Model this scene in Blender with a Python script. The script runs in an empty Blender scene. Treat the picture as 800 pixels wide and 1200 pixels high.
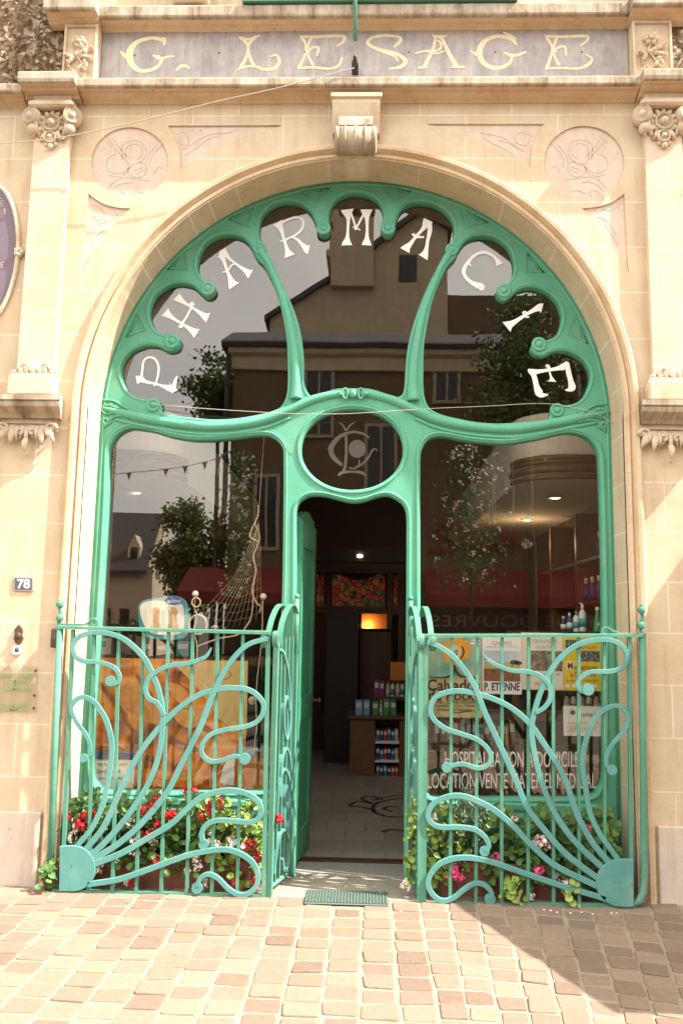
import bpy, math, random
from mathutils import Vector, Matrix
random.seed(7)
R = math.radians
S = bpy.context.scene
COL = S.collection

# ------------------------------------------------------------------ camera
PITCH, YAW, ROLL = R(7.97), R(1.934), R(1.02)
DIST = 5.2
def cam_axes():
    cp, sp = math.cos(PITCH), math.sin(PITCH); cy, sy = math.cos(YAW), math.sin(YAW)
    f = Vector((-sy*cp, cy*cp, sp)); ri = Vector((cy, sy, 0)); up = ri.cross(f)
    cr, sr = math.cos(ROLL), math.sin(ROLL)
    return cr*ri + sr*up, cr*up - sr*ri, f
AR, AU, AF = cam_axes()
FL = 966.0
def ray(px, py):
    return AF + AR*((px-400)/FL) + AU*(-(py-600)/FL)
# eye height: the gate feet stand on z = 0
_d1, _d2 = ray(75, 1046), ray(745, 1061)
EYE = -0.5*(_d1.z/_d1.y + _d2.z/_d2.y)*(DIST-0.1)
CAM = Vector((0, -DIST, EYE))
def P(px, py, Y=0.0):
    d = ray(px, py); return CAM + d*((Y-CAM.y)/d.y)
def PZ(px, py, z=0.0):
    d = ray(px, py); return CAM + d*((z-CAM.z)/d.z)
def sc(px, py, Y):
    return (P(px+1, py, Y)-P(px, py, Y)).length
cd = bpy.data.cameras.new('camera'); cam = bpy.data.objects.new('camera', cd); COL.objects.link(cam)
cd.sensor_fit = 'AUTO'; cd.sensor_width = 36; cd.lens = FL/1200*36
cd.clip_start = 0.05; cd.clip_end = 2000
M = Matrix((AR, AU, -AF)).transposed().to_4x4(); M.translation = CAM
cam.matrix_world = M
S.camera = cam

# ------------------------------------------------------------------ helpers
ROOT = {}
def catmull(pts, n=6, closed=False):
    pts = [tuple(float(v) for v in p) for p in pts]; m = len(pts); out = []
    if m < 3 and not closed: return pts
    rng = range(m) if closed else range(m-1)
    for i in rng:
        if closed: a, b, c, d = pts[i-1], pts[i], pts[(i+1) % m], pts[(i+2) % m]
        else: a, b, c, d = pts[max(i-1, 0)], pts[i], pts[i+1], pts[min(i+2, m-1)]
        for k in range(n):
            t = k/n; t2 = t*t; t3 = t2*t
            out.append(tuple(0.5*((2*q)+(-p+r)*t+(2*p-5*q+4*r-s)*t2+(-p+3*q-3*r+s)*t3) for p, q, r, s in zip(a, b, c, d)))
    if not closed: out.append(pts[-1])
    return out

class MB:
    def __init__(s): s.v = []; s.f = []; s.sm = []; s.tint = []; s.mi = []; s.m = 0; s.t = 0.5
    def add(s, vs, fs, smooth=False):
        b = len(s.v); s.v += [Vector(v) for v in vs]
        for f in fs: s.f.append([b+i for i in f]); s.sm.append(smooth); s.tint.append(s.t); s.mi.append(s.m)
        return s
    def box(s, x0, x1, y0, y1, z0, z1, ch=0.0):
        if ch <= 0:
            v = [(x, y, z) for x in (x0, x1) for y in (y0, y1) for z in (z0, z1)]
            return s.add(v, [(0,1,3,2),(4,6,7,5),(0,4,5,1),(2,3,7,6),(0,2,6,4),(1,5,7,3)])
        prof = [(x0+ch,y0),(x1-ch,y0),(x1,y0+ch),(x1,y1-ch),(x1-ch,y1),(x0+ch,y1),(x0,y1-ch),(x0,y0+ch)]
        cx, cy = (x0+x1)/2, (y0+y1)/2
        ins = [(x+(ch if x < cx else -ch), y+(ch if y < cy else -ch)) for x, y in prof]
        rings = [[(x,y,z0) for x,y in ins],[(x,y,z0+ch) for x,y in prof],[(x,y,z1-ch) for x,y in prof],[(x,y,z1) for x,y in ins]]
        return s.loft(rings, True, True)
    def loft(s, rings, closed=True, caps=True, smooth=False):
        n = len(rings[0]); v = [p for r in rings for p in r]; f = []
        for i in range(len(rings)-1):
            for j in range(n if closed else n-1):
                k = (j+1) % n
                f.append((i*n+j, i*n+k, (i+1)*n+k, (i+1)*n+j))
        s.add(v, f, smooth)
        if caps:
            b = len(s.v)-len(v)
            for c in (list(range(n))[::-1], [(len(rings)-1)*n+j for j in range(n)]):
                s.f.append([b+i for i in c]); s.sm.append(False); s.tint.append(s.t); s.mi.append(s.m)
        return s
    def tube(s, pts, r, n=8, closed=False):
        pts = [Vector(p) for p in pts]; m = len(pts)
        rr = r if isinstance(r, (list, tuple)) else [r]*m
        rings = []; up = None
        for i, p in enumerate(pts):
            if closed: t = (pts[(i+1) % m]-pts[i-1])
            else: t = (pts[min(i+1, m-1)]-pts[max(i-1, 0)])
            if t.length < 1e-9: t = Vector((0,0,1))
            t.normalize()
            if up is None:
                up = t.cross(Vector((0,1,0)))
                if up.length < 0.1: up = t.cross(Vector((1,0,0)))
            up = up - t*up.dot(t); up.normalize(); w = t.cross(up)
            rings.append([p+(up*math.cos(2*math.pi*k/n)+w*math.sin(2*math.pi*k/n))*rr[i] for k in range(n)])
        if closed:
            rings.append(rings[0]); return s.loft(rings, True, False, True)
        return s.loft(rings, True, True, True)
    def lathe(s, c, axis, prof, n=16):
        a = Vector(axis).normalized(); u = a.cross(Vector((0,0,1)))
        if u.length < 0.1: u = a.cross(Vector((1,0,0)))
        u.normalize(); w = a.cross(u); c = Vector(c)
        rings = [[c+a*h+(u*math.cos(2*math.pi*k/n)+w*math.sin(2*math.pi*k/n))*max(r, 1e-4) for k in range(n)] for r, h in prof]
        return s.loft(rings, True, True, True)
    def ball(s, c, rx, ry=None, rz=None, n=10, m=6):
        ry = ry or rx; rz = rz or rx; c = Vector(c)
        rings = []
        for i in range(m+1):
            a = -math.pi/2+math.pi*i/m
            q = max(math.cos(a), 0.02)
            rings.append([c+Vector((rx*q*math.cos(2*math.pi*k/n), ry*q*math.sin(2*math.pi*k/n), rz*math.sin(a))) for k in range(n)])
        return s.loft(rings, True, True, True)
    def prism_x(s, prof, x0, x1, ang0=0, ang1=0, smooth=False):
        r0 = [(x0+ang0*(y), y, z) for y, z in prof]; r1 = [(x1+ang1*(y), y, z) for y, z in prof]
        return s.loft([r0, r1], True, True, smooth)
    def ribbon(s, pts, Y, t, ch=0.25, nrm=None):
        """pts: (x, z, w) world, strip standing in plane Y, front at Y-t"""
        m = len(pts); rings = []
        for i in range(m):
            x, z, w = pts[i]
            a = pts[max(i-1, 0)]; b = pts[min(i+1, m-1)]
            tx, tz = b[0]-a[0], b[1]-a[1]; l = math.hypot(tx, tz) or 1
            nx, nz = -tz/l, tx/l; h = w/2; c = min(ch*w, t*0.7)
            prof = [(-h, Y), (-h, Y-t+c), (-h+c, Y-t), (h-c, Y-t), (h, Y-t+c), (h, Y)]
            rings.append([(x+nx*u, y, z+nz*u) for u, y in prof])
        return s.loft(rings, True, True)
    def rib_px(s, pts, Y, t, w=None, n=5, ch=0.25, smooth=True):
        q = [(p[0], p[1], (p[2] if len(p) > 2 else w)) for p in pts]
        if smooth: q = catmull(q, n)
        out = []
        for x, y, ww in q:
            v = P(x, y, Y); out.append((v.x, v.z, ww*sc(x, y, Y)))
        return s.ribbon(out, Y, t, ch)
    def tube_px(s, pts, Y, r, n=6, k=8, closed=False, smooth=True):
        q = catmull(pts, n, closed) if smooth else pts
        return s.tube([P(x, y, Y) for x, y in q], r, k, closed)
    def poly(s, loops, yf, yb, bevel=0.0, res=1):
        """loops: lists of (x, z); even-odd filled plate between yf (front) and yb"""
        c = bpy.data.curves.new('t', 'CURVE'); c.dimensions = '2D'; c.fill_mode = 'BOTH'
        for lp in loops:
            sp = c.splines.new('POLY'); sp.points.add(len(lp)-1)
            for i, p in enumerate(lp): sp.points[i].co = (p[0], p[1], 0, 1)
            sp.use_cyclic_u = True
        h = abs(yb-yf)/2; c.extrude = max(h-bevel, 1e-4); c.bevel_depth = bevel; c.bevel_resolution = res; c.offset = -bevel
        return s.curve(c, (yf+yb)/2)
    def curve(s, c, ymid, fn=None):
        o = bpy.data.objects.new('t', c); COL.objects.link(o)
        bpy.context.view_layer.update()
        me = bpy.data.meshes.new_from_object(o.evaluated_get(bpy.context.evaluated_depsgraph_get()))
        vs = [(v.co.x, ymid-v.co.z, v.co.y) for v in me.vertices]
        if fn: vs = [fn(v) for v in vs]
        s.add(vs, [tuple(p.vertices) for p in me.polygons])
        bpy.data.objects.remove(o); bpy.data.curves.remove(c); bpy.data.meshes.remove(me)
        return s
    def poly_px(s, loops, yf, yb, bevel=0.0, res=1):
        return s.poly([[(P(x, y, yf).x, P(x, y, yf).z) for x, y in lp] for lp in loops], yf, yb, bevel, res)
    def text_px(s, body, box, Y, t=0.0015, bold=0.0, flip=False):
        """fits the text into the pixel box (x0,y0,x1,y1) on plane Y"""
        c = bpy.data.curves.new('t', 'FONT'); c.body = body; c.size = 1; c.extrude = 0.001; c.offset = bold
        tmp = MB(); tmp.curve(c, 0)
        xs = [v.x for v in tmp.v]; zs = [v.z for v in tmp.v]
        if not xs: return s
        x0, x1, z0, z1 = min(xs), max(xs), min(zs), max(zs)
        vs = []
        for v in tmp.v:
            u = (v.x-x0)/(x1-x0); w = (v.z-z0)/(z1-z0)
            q = P(box[0]+(box[2]-box[0])*u, box[3]+(box[1]-box[3])*w, Y)
            vs.append((q.x, Y-(t if v.y < 0 else 0), q.z))
        s.add(vs, tmp.f); return s
    def leaf(s, c, n, r, k=6, cup=0.25):
        n = Vector(n).normalized(); u = n.cross(Vector((0.3, 0.2, 1)))
        if u.length < 0.05: u = Vector((1,0,0))
        u.normalize(); w = n.cross(u); c = Vector(c); a0 = random.random()*6.3
        vs = [c-n*r*cup]+[c+(u*math.cos(a0+6.283*i/k)+w*math.sin(a0+6.283*i/k))*r*random.uniform(0.8, 1.1) for i in range(k)]
        return s.add(vs, [(0, 1+i, 1+(i+1) % k) for i in range(k)])
    def blade(s, c, d, L, W, bend=0.2):
        d = Vector(d).normalized(); u = d.cross(Vector((random.uniform(-1,1), random.uniform(-1,1), 0.4)))
        if u.length < 0.05: u = Vector((1,0,0))
        u.normalize(); n = u.cross(d); c = Vector(c)
        return s.add([c, c+d*L*0.5+u*W+n*bend*L*0.3, c+d*L, c+d*L*0.5-u*W+n*bend*L*0.3], [(0,1,2,3)])
    def lobe(s, c, d, L, W, T, n=8, k=5):
        '''a carved leaf lobe: a flattened drop from c along d (in the wall plane), bulging forward'''
        d = Vector(d).normalized(); c = Vector(c); u = d.cross(Vector((0, -1, 0))).normalized(); f = Vector((0, -1, 0)); rings = []
        for i in range(k+1):
            t = i/k; w = W*math.sin(math.pi*(0.12+0.86*t)**0.8)+0.0008; b = c+d*L*t+f*T*(0.5+1.1*math.sin(math.pi*t*0.9))
            rings.append([b+u*w*math.cos(6.283*j/n)+f*T*0.5*math.sin(6.283*j/n) for j in range(n)])
        return s.loft(rings, True, True, True)
    def build(s, name, mat, parent=None, auto=True):
        me = bpy.data.meshes.new(name)
        o = bpy.data.objects.new(name, me); COL.objects.link(o)
        off = Vector((0,0,0))
        if parent is not None:
            off = ROOT[parent]; o.parent = parent
        ROOT[o] = off
        me.from_pydata([tuple(v-off) for v in s.v], [], s.f)
        me.polygons.foreach_set('use_smooth', s.sm)
        mats = mat if isinstance(mat, (list, tuple)) else [mat]
        for m in mats: me.materials.append(m)
        if len(mats) > 1: me.polygons.foreach_set('material_index', s.mi)
        if len(set(s.tint)) > 1:
            at = me.attributes.new('tint', 'FLOAT', 'FACE'); at.data.foreach_set('value', s.tint)
        me.update(); return o

def thing(name, label, cat, loc=(0,0,0), group=None):
    o = bpy.data.objects.new(name, None); COL.objects.link(o); o.empty_display_size = 0.1
    o.location = loc; ROOT[o] = Vector(loc); return tag(o, label, cat, group)
def tag(o, label, cat, group=None):
    o['label'] = label; o['category'] = cat
    if group: o['group'] = group
    return o
def struct(o, kind='structure'): o['kind'] = kind; return o

# ------------------------------------------------------------------ materials
class NT:
    def __init__(s, name):
        s.m = bpy.data.materials.new(name); s.m.use_nodes = True; s.t = s.m.node_tree
        s.b = s.t.nodes['Principled BSDF']; s.o = s.t.nodes['Material Output']
    def n(s, typ, **kw):
        q = s.t.nodes.new(typ)
        for k, v in kw.items(): setattr(q, k, v)
        return q
    def l(s, a, b): s.t.links.new(a, b)
    def obj(s): return s.n('ShaderNodeTexCoord').outputs['Object']
    def noise(s, scale, detail=4, rough=0.6, vec=None, dim='3D'):
        q = s.n('ShaderNodeTexNoise'); q.inputs['Scale'].default_value = scale; q.inputs['Detail'].default_value = detail
        q.inputs['Roughness'].default_value = rough
        s.l(vec or s.obj(), q.inputs['Vector']); return q.outputs['Fac']
    def ramp(s, fac, stops):
        q = s.n('ShaderNodeValToRGB'); e = q.color_ramp.elements
        e[0].position, e[0].color = stops[0][0], (*stops[0][1], 1); e[1].position, e[1].color = stops[-1][0], (*stops[-1][1], 1)
        for p, c in stops[1:-1]:
            z = e.new(p); z.color = (*c, 1)
        s.l(fac, q.inputs[0]); return q.outputs[0]
    def mix(s, fac, a, b, mode='MIX'):
        q = s.n('ShaderNodeMix', data_type='RGBA', blend_type=mode)
        for v, i in ((fac, 0), (a, 6), (b, 7)):
            if hasattr(v, 'is_linked'): s.l(v, q.inputs[i])
            elif i == 0: q.inputs[0].default_value = v
            else: q.inputs[i].default_value = (*v, 1)
        return q.outputs[2]
    def bump(s, h, strength=0.3, dist=0.01):
        q = s.n('ShaderNodeBump'); q.inputs['Strength'].default_value = strength; q.inputs['Distance'].default_value = dist
        s.l(h, q.inputs['Height']); s.l(q.outputs[0], s.b.inputs['Normal'])
    def col(s, c):
        if hasattr(c, 'is_linked'): s.l(c, s.b.inputs['Base Color'])
        else: s.b.inputs['Base Color'].default_value = (*c, 1)
    def set(s, rough=0.6, metal=0.0, spec=0.5):
        s.b.inputs['Roughness'].default_value = rough; s.b.inputs['Metallic'].default_value = metal
        s.b.inputs['Specular IOR Level'].default_value = spec; return s.m
def simple(name, c, rough=0.6, var=0.15, scale=12, bump=0.0, metal=0.0, spec=0.5, bscale=None):
    k = NT(name)
    f = k.noise(scale, 5)
    k.col(k.mix(f, tuple(v*(1-var) for v in c), tuple(min(1, v*(1+var)) for v in c)))
    if bump: k.bump(k.noise(bscale or scale*4, 5), bump, 0.005)
    return k.set(rough, metal, spec)

def stone_mat(name, base, bw=0.62, bh=0.315, joint=(0.78, 0.70, 0.58), blocks=True, dirt=0.2):
    k = NT(name); o = k.obj()
    sx = k.n('ShaderNodeSeparateXYZ'); k.l(o, sx.inputs[0])
    cb = k.n('ShaderNodeCombineXYZ'); k.l(sx.outputs[0], cb.inputs[0]); k.l(sx.outputs[2], cb.inputs[1])
    big = k.noise(1.3, 5, 0.65); fine = k.noise(60, 4, 0.7)
    c = k.mix(big, tuple(v*0.86 for v in base), tuple(min(1, v*1.12) for v in base))
    if blocks:
        br = k.n('ShaderNodeTexBrick'); k.l(cb.outputs[0], br.inputs['Vector'])
        br.inputs['Scale'].default_value = 1; br.inputs['Brick Width'].default_value = bw; br.inputs['Row Height'].default_value = bh
        br.inputs['Mortar Size'].default_value = 0.0055; br.inputs['Mortar Smooth'].default_value = 0.3
        br.inputs['Color1'].default_value = (0.95, 0.93, 0.92, 1); br.inputs['Color2'].default_value = (1.0, 0.95, 0.87, 1); br.inputs['Mortar'].default_value = (1,1,1,1)
        br.inputs['Bias'].default_value = -0.2
        c = k.mix(1.0, c, br.outputs['Color'], 'MULTIPLY')
        mr = k.n('ShaderNodeMath', operation='MULTIPLY'); k.l(br.outputs['Fac'], mr.inputs[0]); mr.inputs[1].default_value = 0.65
        c = k.mix(mr.outputs[0], c, joint)
    mpz = k.n('ShaderNodeMapping'); k.l(o, mpz.inputs[0]); mpz.inputs['Scale'].default_value = (7, 7, 0.7)
    c = k.mix(0.55, c, k.ramp(k.noise(1.5, 6, 0.7, mpz.outputs[0]), [(0.34, (0.80, 0.74, 0.66)), (0.5, (1, 1, 1))]), 'MULTIPLY')
    pit = k.ramp(k.noise(26, 3, 0.5), [(0.24, (0.55, 0.47, 0.38)), (0.30, (1, 1, 1))])
    c = k.mix(0.7, c, pit, 'MULTIPLY')
    st = k.ramp(k.noise(3.1, 8, 0.72), [(0.36, (0.80, 0.70, 0.58)), (0.56, (1, 1, 1))])
    c = k.mix(dirt*2.2, c, st, 'MULTIPLY')
    sp = k.ramp(fine, [(0.32, (0.88, 0.84, 0.78)), (0.5, (1, 1, 1))])
    c = k.mix(0.5, c, sp, 'MULTIPLY')
    k.col(c); k.bump(k.noise(90, 5, 0.7), 0.25, 0.004)
    return k.set(0.88, 0, 0.25)
STONE = stone_mat('pale_ashlar', (0.65, 0.545, 0.40))
STONE_P = stone_mat('pilaster_stone', (0.67, 0.565, 0.43), bw=3.0, bh=0.45)
CARVE = stone_mat('carved_stone', (0.62, 0.51, 0.38), blocks=False, dirt=0.35)
MOULD = stone_mat('moulding_stone', (0.63, 0.49, 0.33), bw=0.5, bh=0.5, blocks=False, dirt=0.3)
PLINTH = stone_mat('plinth_stone', (0.60, 0.52, 0.45), bw=2.4, bh=4, blocks=False, dirt=0.15)
INLAY = stone_mat('inlay_stone', (0.65, 0.53, 0.435), blocks=False, dirt=0.2)
def weathered():
    k = NT('weathered_cornice'); o = k.obj()
    mp = k.n('ShaderNodeMapping'); k.l(o, mp.inputs[0]); mp.inputs['Scale'].default_value = (5, 1, 1.2)
    f = k.noise(1.6, 8, 0.75, mp.outputs[0])
    c = k.ramp(f, [(0.33, (0.13, 0.10, 0.07)), (0.46, (0.34, 0.27, 0.19)), (0.6, (0.50, 0.42, 0.33)), (0.8, (0.58, 0.50, 0.42))])
    k.col(c); k.bump(k.noise(40, 6, 0.7), 0.4, 0.006); return k.set(0.9, 0, 0.2)
WEATH = weathered()
def rubble():
    k = NT('rubble_stone'); o = k.obj()
    nz = k.n('ShaderNodeTexNoise'); nz.inputs['Scale'].default_value = 14; nz.inputs['Detail'].default_value = 4; k.l(o, nz.inputs['Vector'])
    ad = k.n('ShaderNodeVectorMath', operation='MULTIPLY_ADD'); k.l(nz.outputs['Color'], ad.inputs[0]); ad.inputs[1].default_value = (0.09,)*3; k.l(o, ad.inputs[2])
    v = k.n('ShaderNodeTexVoronoi'); k.l(ad.outputs[0], v.inputs['Vector']); v.inputs['Scale'].default_value = 42
    h = k.n('ShaderNodeSeparateColor'); k.l(v.outputs['Color'], h.inputs[0])
    c = k.ramp(h.outputs[0], [(0.0, (0.07, 0.045, 0.028)), (0.5, (0.19, 0.125, 0.075)), (0.82, (0.30, 0.22, 0.14)), (1, (0.55, 0.47, 0.36))])
    k.col(k.mix(0.5, c, k.ramp(k.noise(110, 5, 0.7), [(0.3, (0.5, 0.45, 0.4)), (0.65, (1.1, 1.1, 1.1))]), 'MULTIPLY'))
    k.bump(k.noise(70, 6, 0.75), 0.9, 0.02); return k.set(0.95, 0, 0.1)
RUBBLE = rubble()
def paint(name, c, wear=0.12, rough=0.42, chip0=0.67, chipc=(0.42, 0.36, 0.28)):
    k = NT(name)
    b = k.noise(5, 6, 0.65); fine = k.noise(55, 4, 0.6)
    o_ = k.obj(); mp = k.n('ShaderNodeMapping'); k.l(o_, mp.inputs[0]); mp.inputs['Scale'].default_value = (40, 40, 3)
    br_ = k.noise(2.0, 5, 0.7, mp.outputs[0])
    col = k.mix(b, tuple(v*0.80 for v in c), tuple(min(1, v*1.16+0.01) for v in c))
    col = k.mix(0.35, col, k.ramp(br_, [(0.3, (0.78, 0.80, 0.78)), (0.65, (1.08, 1.06, 1.04))]), 'MULTIPLY')
    dust = k.ramp(k.noise(2.6, 7, 0.75), [(0.52, (0, 0, 0)), (0.75, (0.35, 0.35, 0.35))])
    col = k.mix(dust, col, (0.36, 0.44, 0.36))
    chip = k.ramp(k.noise(23, 7, 0.7), [(chip0, (0, 0, 0)), (chip0+0.04, (1, 1, 1))])
    sep = k.n('ShaderNodeMath', operation='MULTIPLY'); k.l(chip, sep.inputs[0]); sep.inputs[1].default_value = wear*2
    col = k.mix(sep.outputs[0], col, chipc)
    k.col(col); k.bump(fine, 0.08, 0.003)
    rr = k.n('ShaderNodeMapRange'); k.l(b, rr.inputs[0]); rr.inputs[3].default_value = rough-0.1; rr.inputs[4].default_value = rough+0.16
    m = k.set(rough, 0, 0.3); k.l(rr.outputs[0], k.b.inputs['Roughness']); return m
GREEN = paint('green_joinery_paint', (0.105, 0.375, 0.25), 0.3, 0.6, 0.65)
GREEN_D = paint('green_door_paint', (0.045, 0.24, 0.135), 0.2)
IRON_G = paint('green_iron_paint', (0.08, 0.245, 0.17), 0.4, 0.5, 0.63, (0.13, 0.075, 0.045))
IRON_T = paint('turquoise_iron_paint', (0.095, 0.275, 0.25), 0.45, 0.5, 0.64, (0.14, 0.085, 0.055))
def slate():
    k = NT('slate_sign_panel'); b = k.noise(4.5, 7, 0.72)
    c = k.ramp(b, [(0.3, (0.29, 0.265, 0.265)), (0.5, (0.40, 0.37, 0.365)), (0.68, (0.48, 0.44, 0.42))])
    mp = k.n('ShaderNodeMapping'); k.l(k.obj(), mp.inputs[0]); mp.inputs['Scale'].default_value = (16, 1, 2)
    c = k.mix(0.6, c, k.ramp(k.noise(1.5, 6, 0.7, mp.outputs[0]), [(0.35, (0.75, 0.72, 0.70)), (0.6, (1.1, 1.08, 1.06))]), 'MULTIPLY')
    k.col(c); k.bump(k.noise(50, 5), 0.2, 0.003); return k.set(0.75, 0, 0.3)
SLATE = slate()
PURPLE = simple('purple_sign_panel', (0.16, 0.115, 0.145), 0.6, 0.2, 6, 0.1)
GOLD = simple('pale_gold_paint', (0.80, 0.70, 0.42), 0.6, 0.25, 30)
GOLD_D = simple('worn_gold_paint', (0.72, 0.62, 0.42), 0.6, 0.3, 30)
WHITE = simple('white_letter_paint', (0.88, 0.86, 0.82), 0.5, 0.05, 30)
ETCH = simple('etched_glass_paint', (0.07, 0.058, 0.047), 0.6, 0.15, 40)
LINE = simple('incised_line', (0.47, 0.42, 0.34), 0.85, 0.25, 20)
BLACK = simple('black_iron', (0.03, 0.027, 0.025), 0.55, 0.3, 20)
RUST = simple('rusty_bronze', (0.09, 0.045, 0.025), 0.6, 0.4, 60, 0.3)
WHITEP = simple('white_plastic', (0.75, 0.73, 0.68), 0.4, 0.05)
CABLE = simple('pale_cable', (0.48, 0.42, 0.34), 0.6, 0.1)
ROPE = simple('cream_rope', (0.55, 0.44, 0.32), 0.9, 0.2, 80)
def glazed(name, tint, f0, gcol, wobble=0.0):
    k = NT(name)
    tr = k.n('ShaderNodeBsdfTransparent'); tr.inputs[0].default_value = (*tint, 1)
    gl = k.n('ShaderNodeBsdfGlossy'); gl.inputs['Roughness'].default_value = 0.0; gl.inputs['Color'].default_value = (*gcol, 1)
    lw = k.n('ShaderNodeLayerWeight'); lw.inputs[0].default_value = 0.5
    pw = k.n('ShaderNodeMath', operation='POWER'); k.l(lw.outputs['Facing'], pw.inputs[0]); pw.inputs[1].default_value = 5
    ma = k.n('ShaderNodeMath', operation='MULTIPLY_ADD'); k.l(pw.outputs[0], ma.inputs[0]); ma.inputs[1].default_value = 1-f0; ma.inputs[2].default_value = f0
    if wobble:
        bp = k.n('ShaderNodeBump'); bp.inputs['Strength'].default_value = wobble; bp.inputs['Distance'].default_value = 0.05
        k.l(k.noise(1.2, 2, 0.4), bp.inputs['Height']); k.l(bp.outputs[0], gl.inputs['Normal'])
    mx = k.n('ShaderNodeMixShader'); k.l(ma.outputs[0], mx.inputs[0]); k.l(tr.outputs[0], mx.inputs[1]); k.l(gl.outputs[0], mx.inputs[2])
    k.l(mx.outputs[0], k.o.inputs['Surface']); return k.m
def glass(): return glazed('window_glass', (0.97, 0.96, 0.94), 0.072, (1.0, 0.96, 0.90), 0.02)
GLASS = glass()
def emit(name, c, st):
    k = NT(name); k.col(c); k.b.inputs['Emission Color'].default_value = (*c, 1); k.b.inputs['Emission Strength'].default_value = st; return k.m
LAMP = emit('lit_downlight', (1.0, 0.78, 0.5), 2.5)
def tinted(name, c0, c1, rough=0.8, scale=20, spec=0.3, bump=0.3):
    k = NT(name); a = k.n('ShaderNodeAttribute'); a.attribute_name = 'tint'
    c = k.mix(a.outputs['Fac'], c0, c1)
    c = k.mix(0.35, c, k.ramp(k.noise(scale, 6, 0.7), [(0.3, (0.6, 0.58, 0.55)), (0.62, (1.1, 1.08, 1.05))]), 'MULTIPLY')
    k.col(c); k.bump(k.noise(scale*3, 5, 0.7), bump, 0.006); return k.set(rough, 0, spec)
# ------------------------------------------------------------------ the stone building
FY = 0.28                        # front of the green joinery
X0 = -0.117; AR_R = 1.738        # arch axis and radius
ZC = 4.722-AR_R                  # springing height of the arch
JL, JR = X0-AR_R, X0+AR_R
def arch(r, n=64, zb=-0.05, c=(X0, ZC)):
    return [(c[0]-r, zb)]+[(c[0]-r*math.cos(math.pi*i/n), c[1]+r*math.sin(math.pi*i/n)) for i in range(n+1)]+[(c[0]+r, zb)]
def W(px, py, Y=0.0):
    v = P(px, py, Y); return (v.x, v.z)
bld = thing('pharmacy_building', 'pale cream stone facade with a wide round arch, carved capitals and grey-lipped cornices', 'building', (0, 0.5, 0))
ROOT[bld] = Vector((0, 0, 0)); bld.location = (0, 0, 0)
med_l = [(152.5+45.3*math.cos(a*math.pi/24), 190.5+41.7*math.sin(a*math.pi/24)) for a in range(48)]
med_r = [(684+47*math.cos(a*math.pi/24), 189.8+42.6*math.sin(a*math.pi/24)) for a in range(48)]
tri = [catmull([(197,147),(331,146.5)],1)+catmull([(331,147),(300,156),(262,170),(212,197)],5)[1:]+catmull([(212,197),(209,172),(197,147)],5)[1:-1],
       catmull([(104,227),(120,238),(137,243),(153,244)],5)+catmull([(153,244),(130,268),(112,292),(97,318)],5)[1:],
       [(499,145),(637,145)]+catmull([(637,145),(624,170),(621,196)],5)[1:]+catmull([(621,196),(580,173),(540,157),(499,145)],5)[1:-1],
       catmull([(731,227),(716,237),(700,242),(682,244)],5)+catmull([(682,244),(700,265),(716,288),(736,319)],5)[1:]]
def wpx(l, Y=0): return [W(x, y, Y) for x, y in l]
m = MB()
m.poly([[(-4.6,-0.1),(6.6,-0.1),(6.6,6.6),(-4.6,6.6)], arch(AR_R), wpx(med_l), wpx(med_r)]+[wpx(t) for t in tri], 0.0, 0.42)
m.build('wall', STONE, bld)
m = MB()                                   # side and back walls, roof: the building has a body
m.box(-4.6, -4.3, 0.42, 7.0, -0.1, 6.6); m.box(6.3, 6.6, 0.42, 7.0, -0.1, 6.6); m.box(-4.6, 6.6, 7.0, 7.3, -0.1, 6.6); m.box(-4.6, 6.6, 0.0, 7.3, 6.6, 6.75)
m.build('rear_wall', STONE, bld)
# arch moulding: profile swept round arch and jambs
prof = [(0.0,0.012),(0.012,-0.012),(0.03,-0.016),(0.034,0.004),(0.046,-0.008),(0.062,-0.034),(0.085,-0.036),(0.102,-0.018),(0.108,0.0),(0.108,0.03),(0.0,0.03)]
n = 72; rings = []
path = [(-AR_R, -0.05-ZC, -1, 0), (-AR_R, -1.2, -1, 0)]+[(-AR_R*math.cos(math.pi*i/n), AR_R*math.sin(math.pi*i/n), -math.cos(math.pi*i/n), math.sin(math.pi*i/n)) for i in range(n+1)]+[(AR_R, -1.2, 1, 0), (AR_R, -0.05-ZC, 1, 0)]
for x, z, nx, nz in path:
    rings.append([(X0+x+nx*r, y, ZC+z+nz*r) for r, y in prof])
m = MB(); m.loft(rings, True, True); o = m.build('arch_moulding', MOULD, bld)
# inlaid panels with incised plant ornament
def scroll_lines(par, lst, Y=0.0122, name='incised_ornament'):
    q = MB()
    for l in lst: q.rib_px(l, Y, 0.0012, 1.1, 5, 0.0)
    return q.build(name, LINE, par)
def snake(cx, cy, sgn):
    f = lambda l: [(cx+sgn*(x-152.5), cy+(y-190.5)) for x, y in l]
    return [f(l) for l in ([(128,164),(137,176),(147,187),(152,193)],[(132,162),(141,174),(151,185)],[(125,166),(132,172)],
        [(144,187),(143,172),(152,165),(164,166),(171,174),(170,184),(163,191),(154,194),(150,200),(156,207),(166,207),(172,200),(170,192),(163,190)],
        [(148,186),(148,174),(156,169),(165,171),(167,180),(161,187)],[(153,196),(141,203),(129,201),(125,192),(129,184),(136,181)],[(151,200),(140,207),(127,205)],
        [(157,200),(168,196)],[(159,204),(170,199)],[(176,196),(178,184),(186,174),(193,168)],[(172,192),(174,182),(184,170)],
        [(126,222),(135,212),(148,208),(162,210),(176,212)],[(129,225),(140,216),(155,214)],[(133,229),(140,224),(147,227),(142,232),(136,228)],[(180,203),(186,196),(192,198)],[(150,228),(160,224),(170,226)])]
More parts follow.
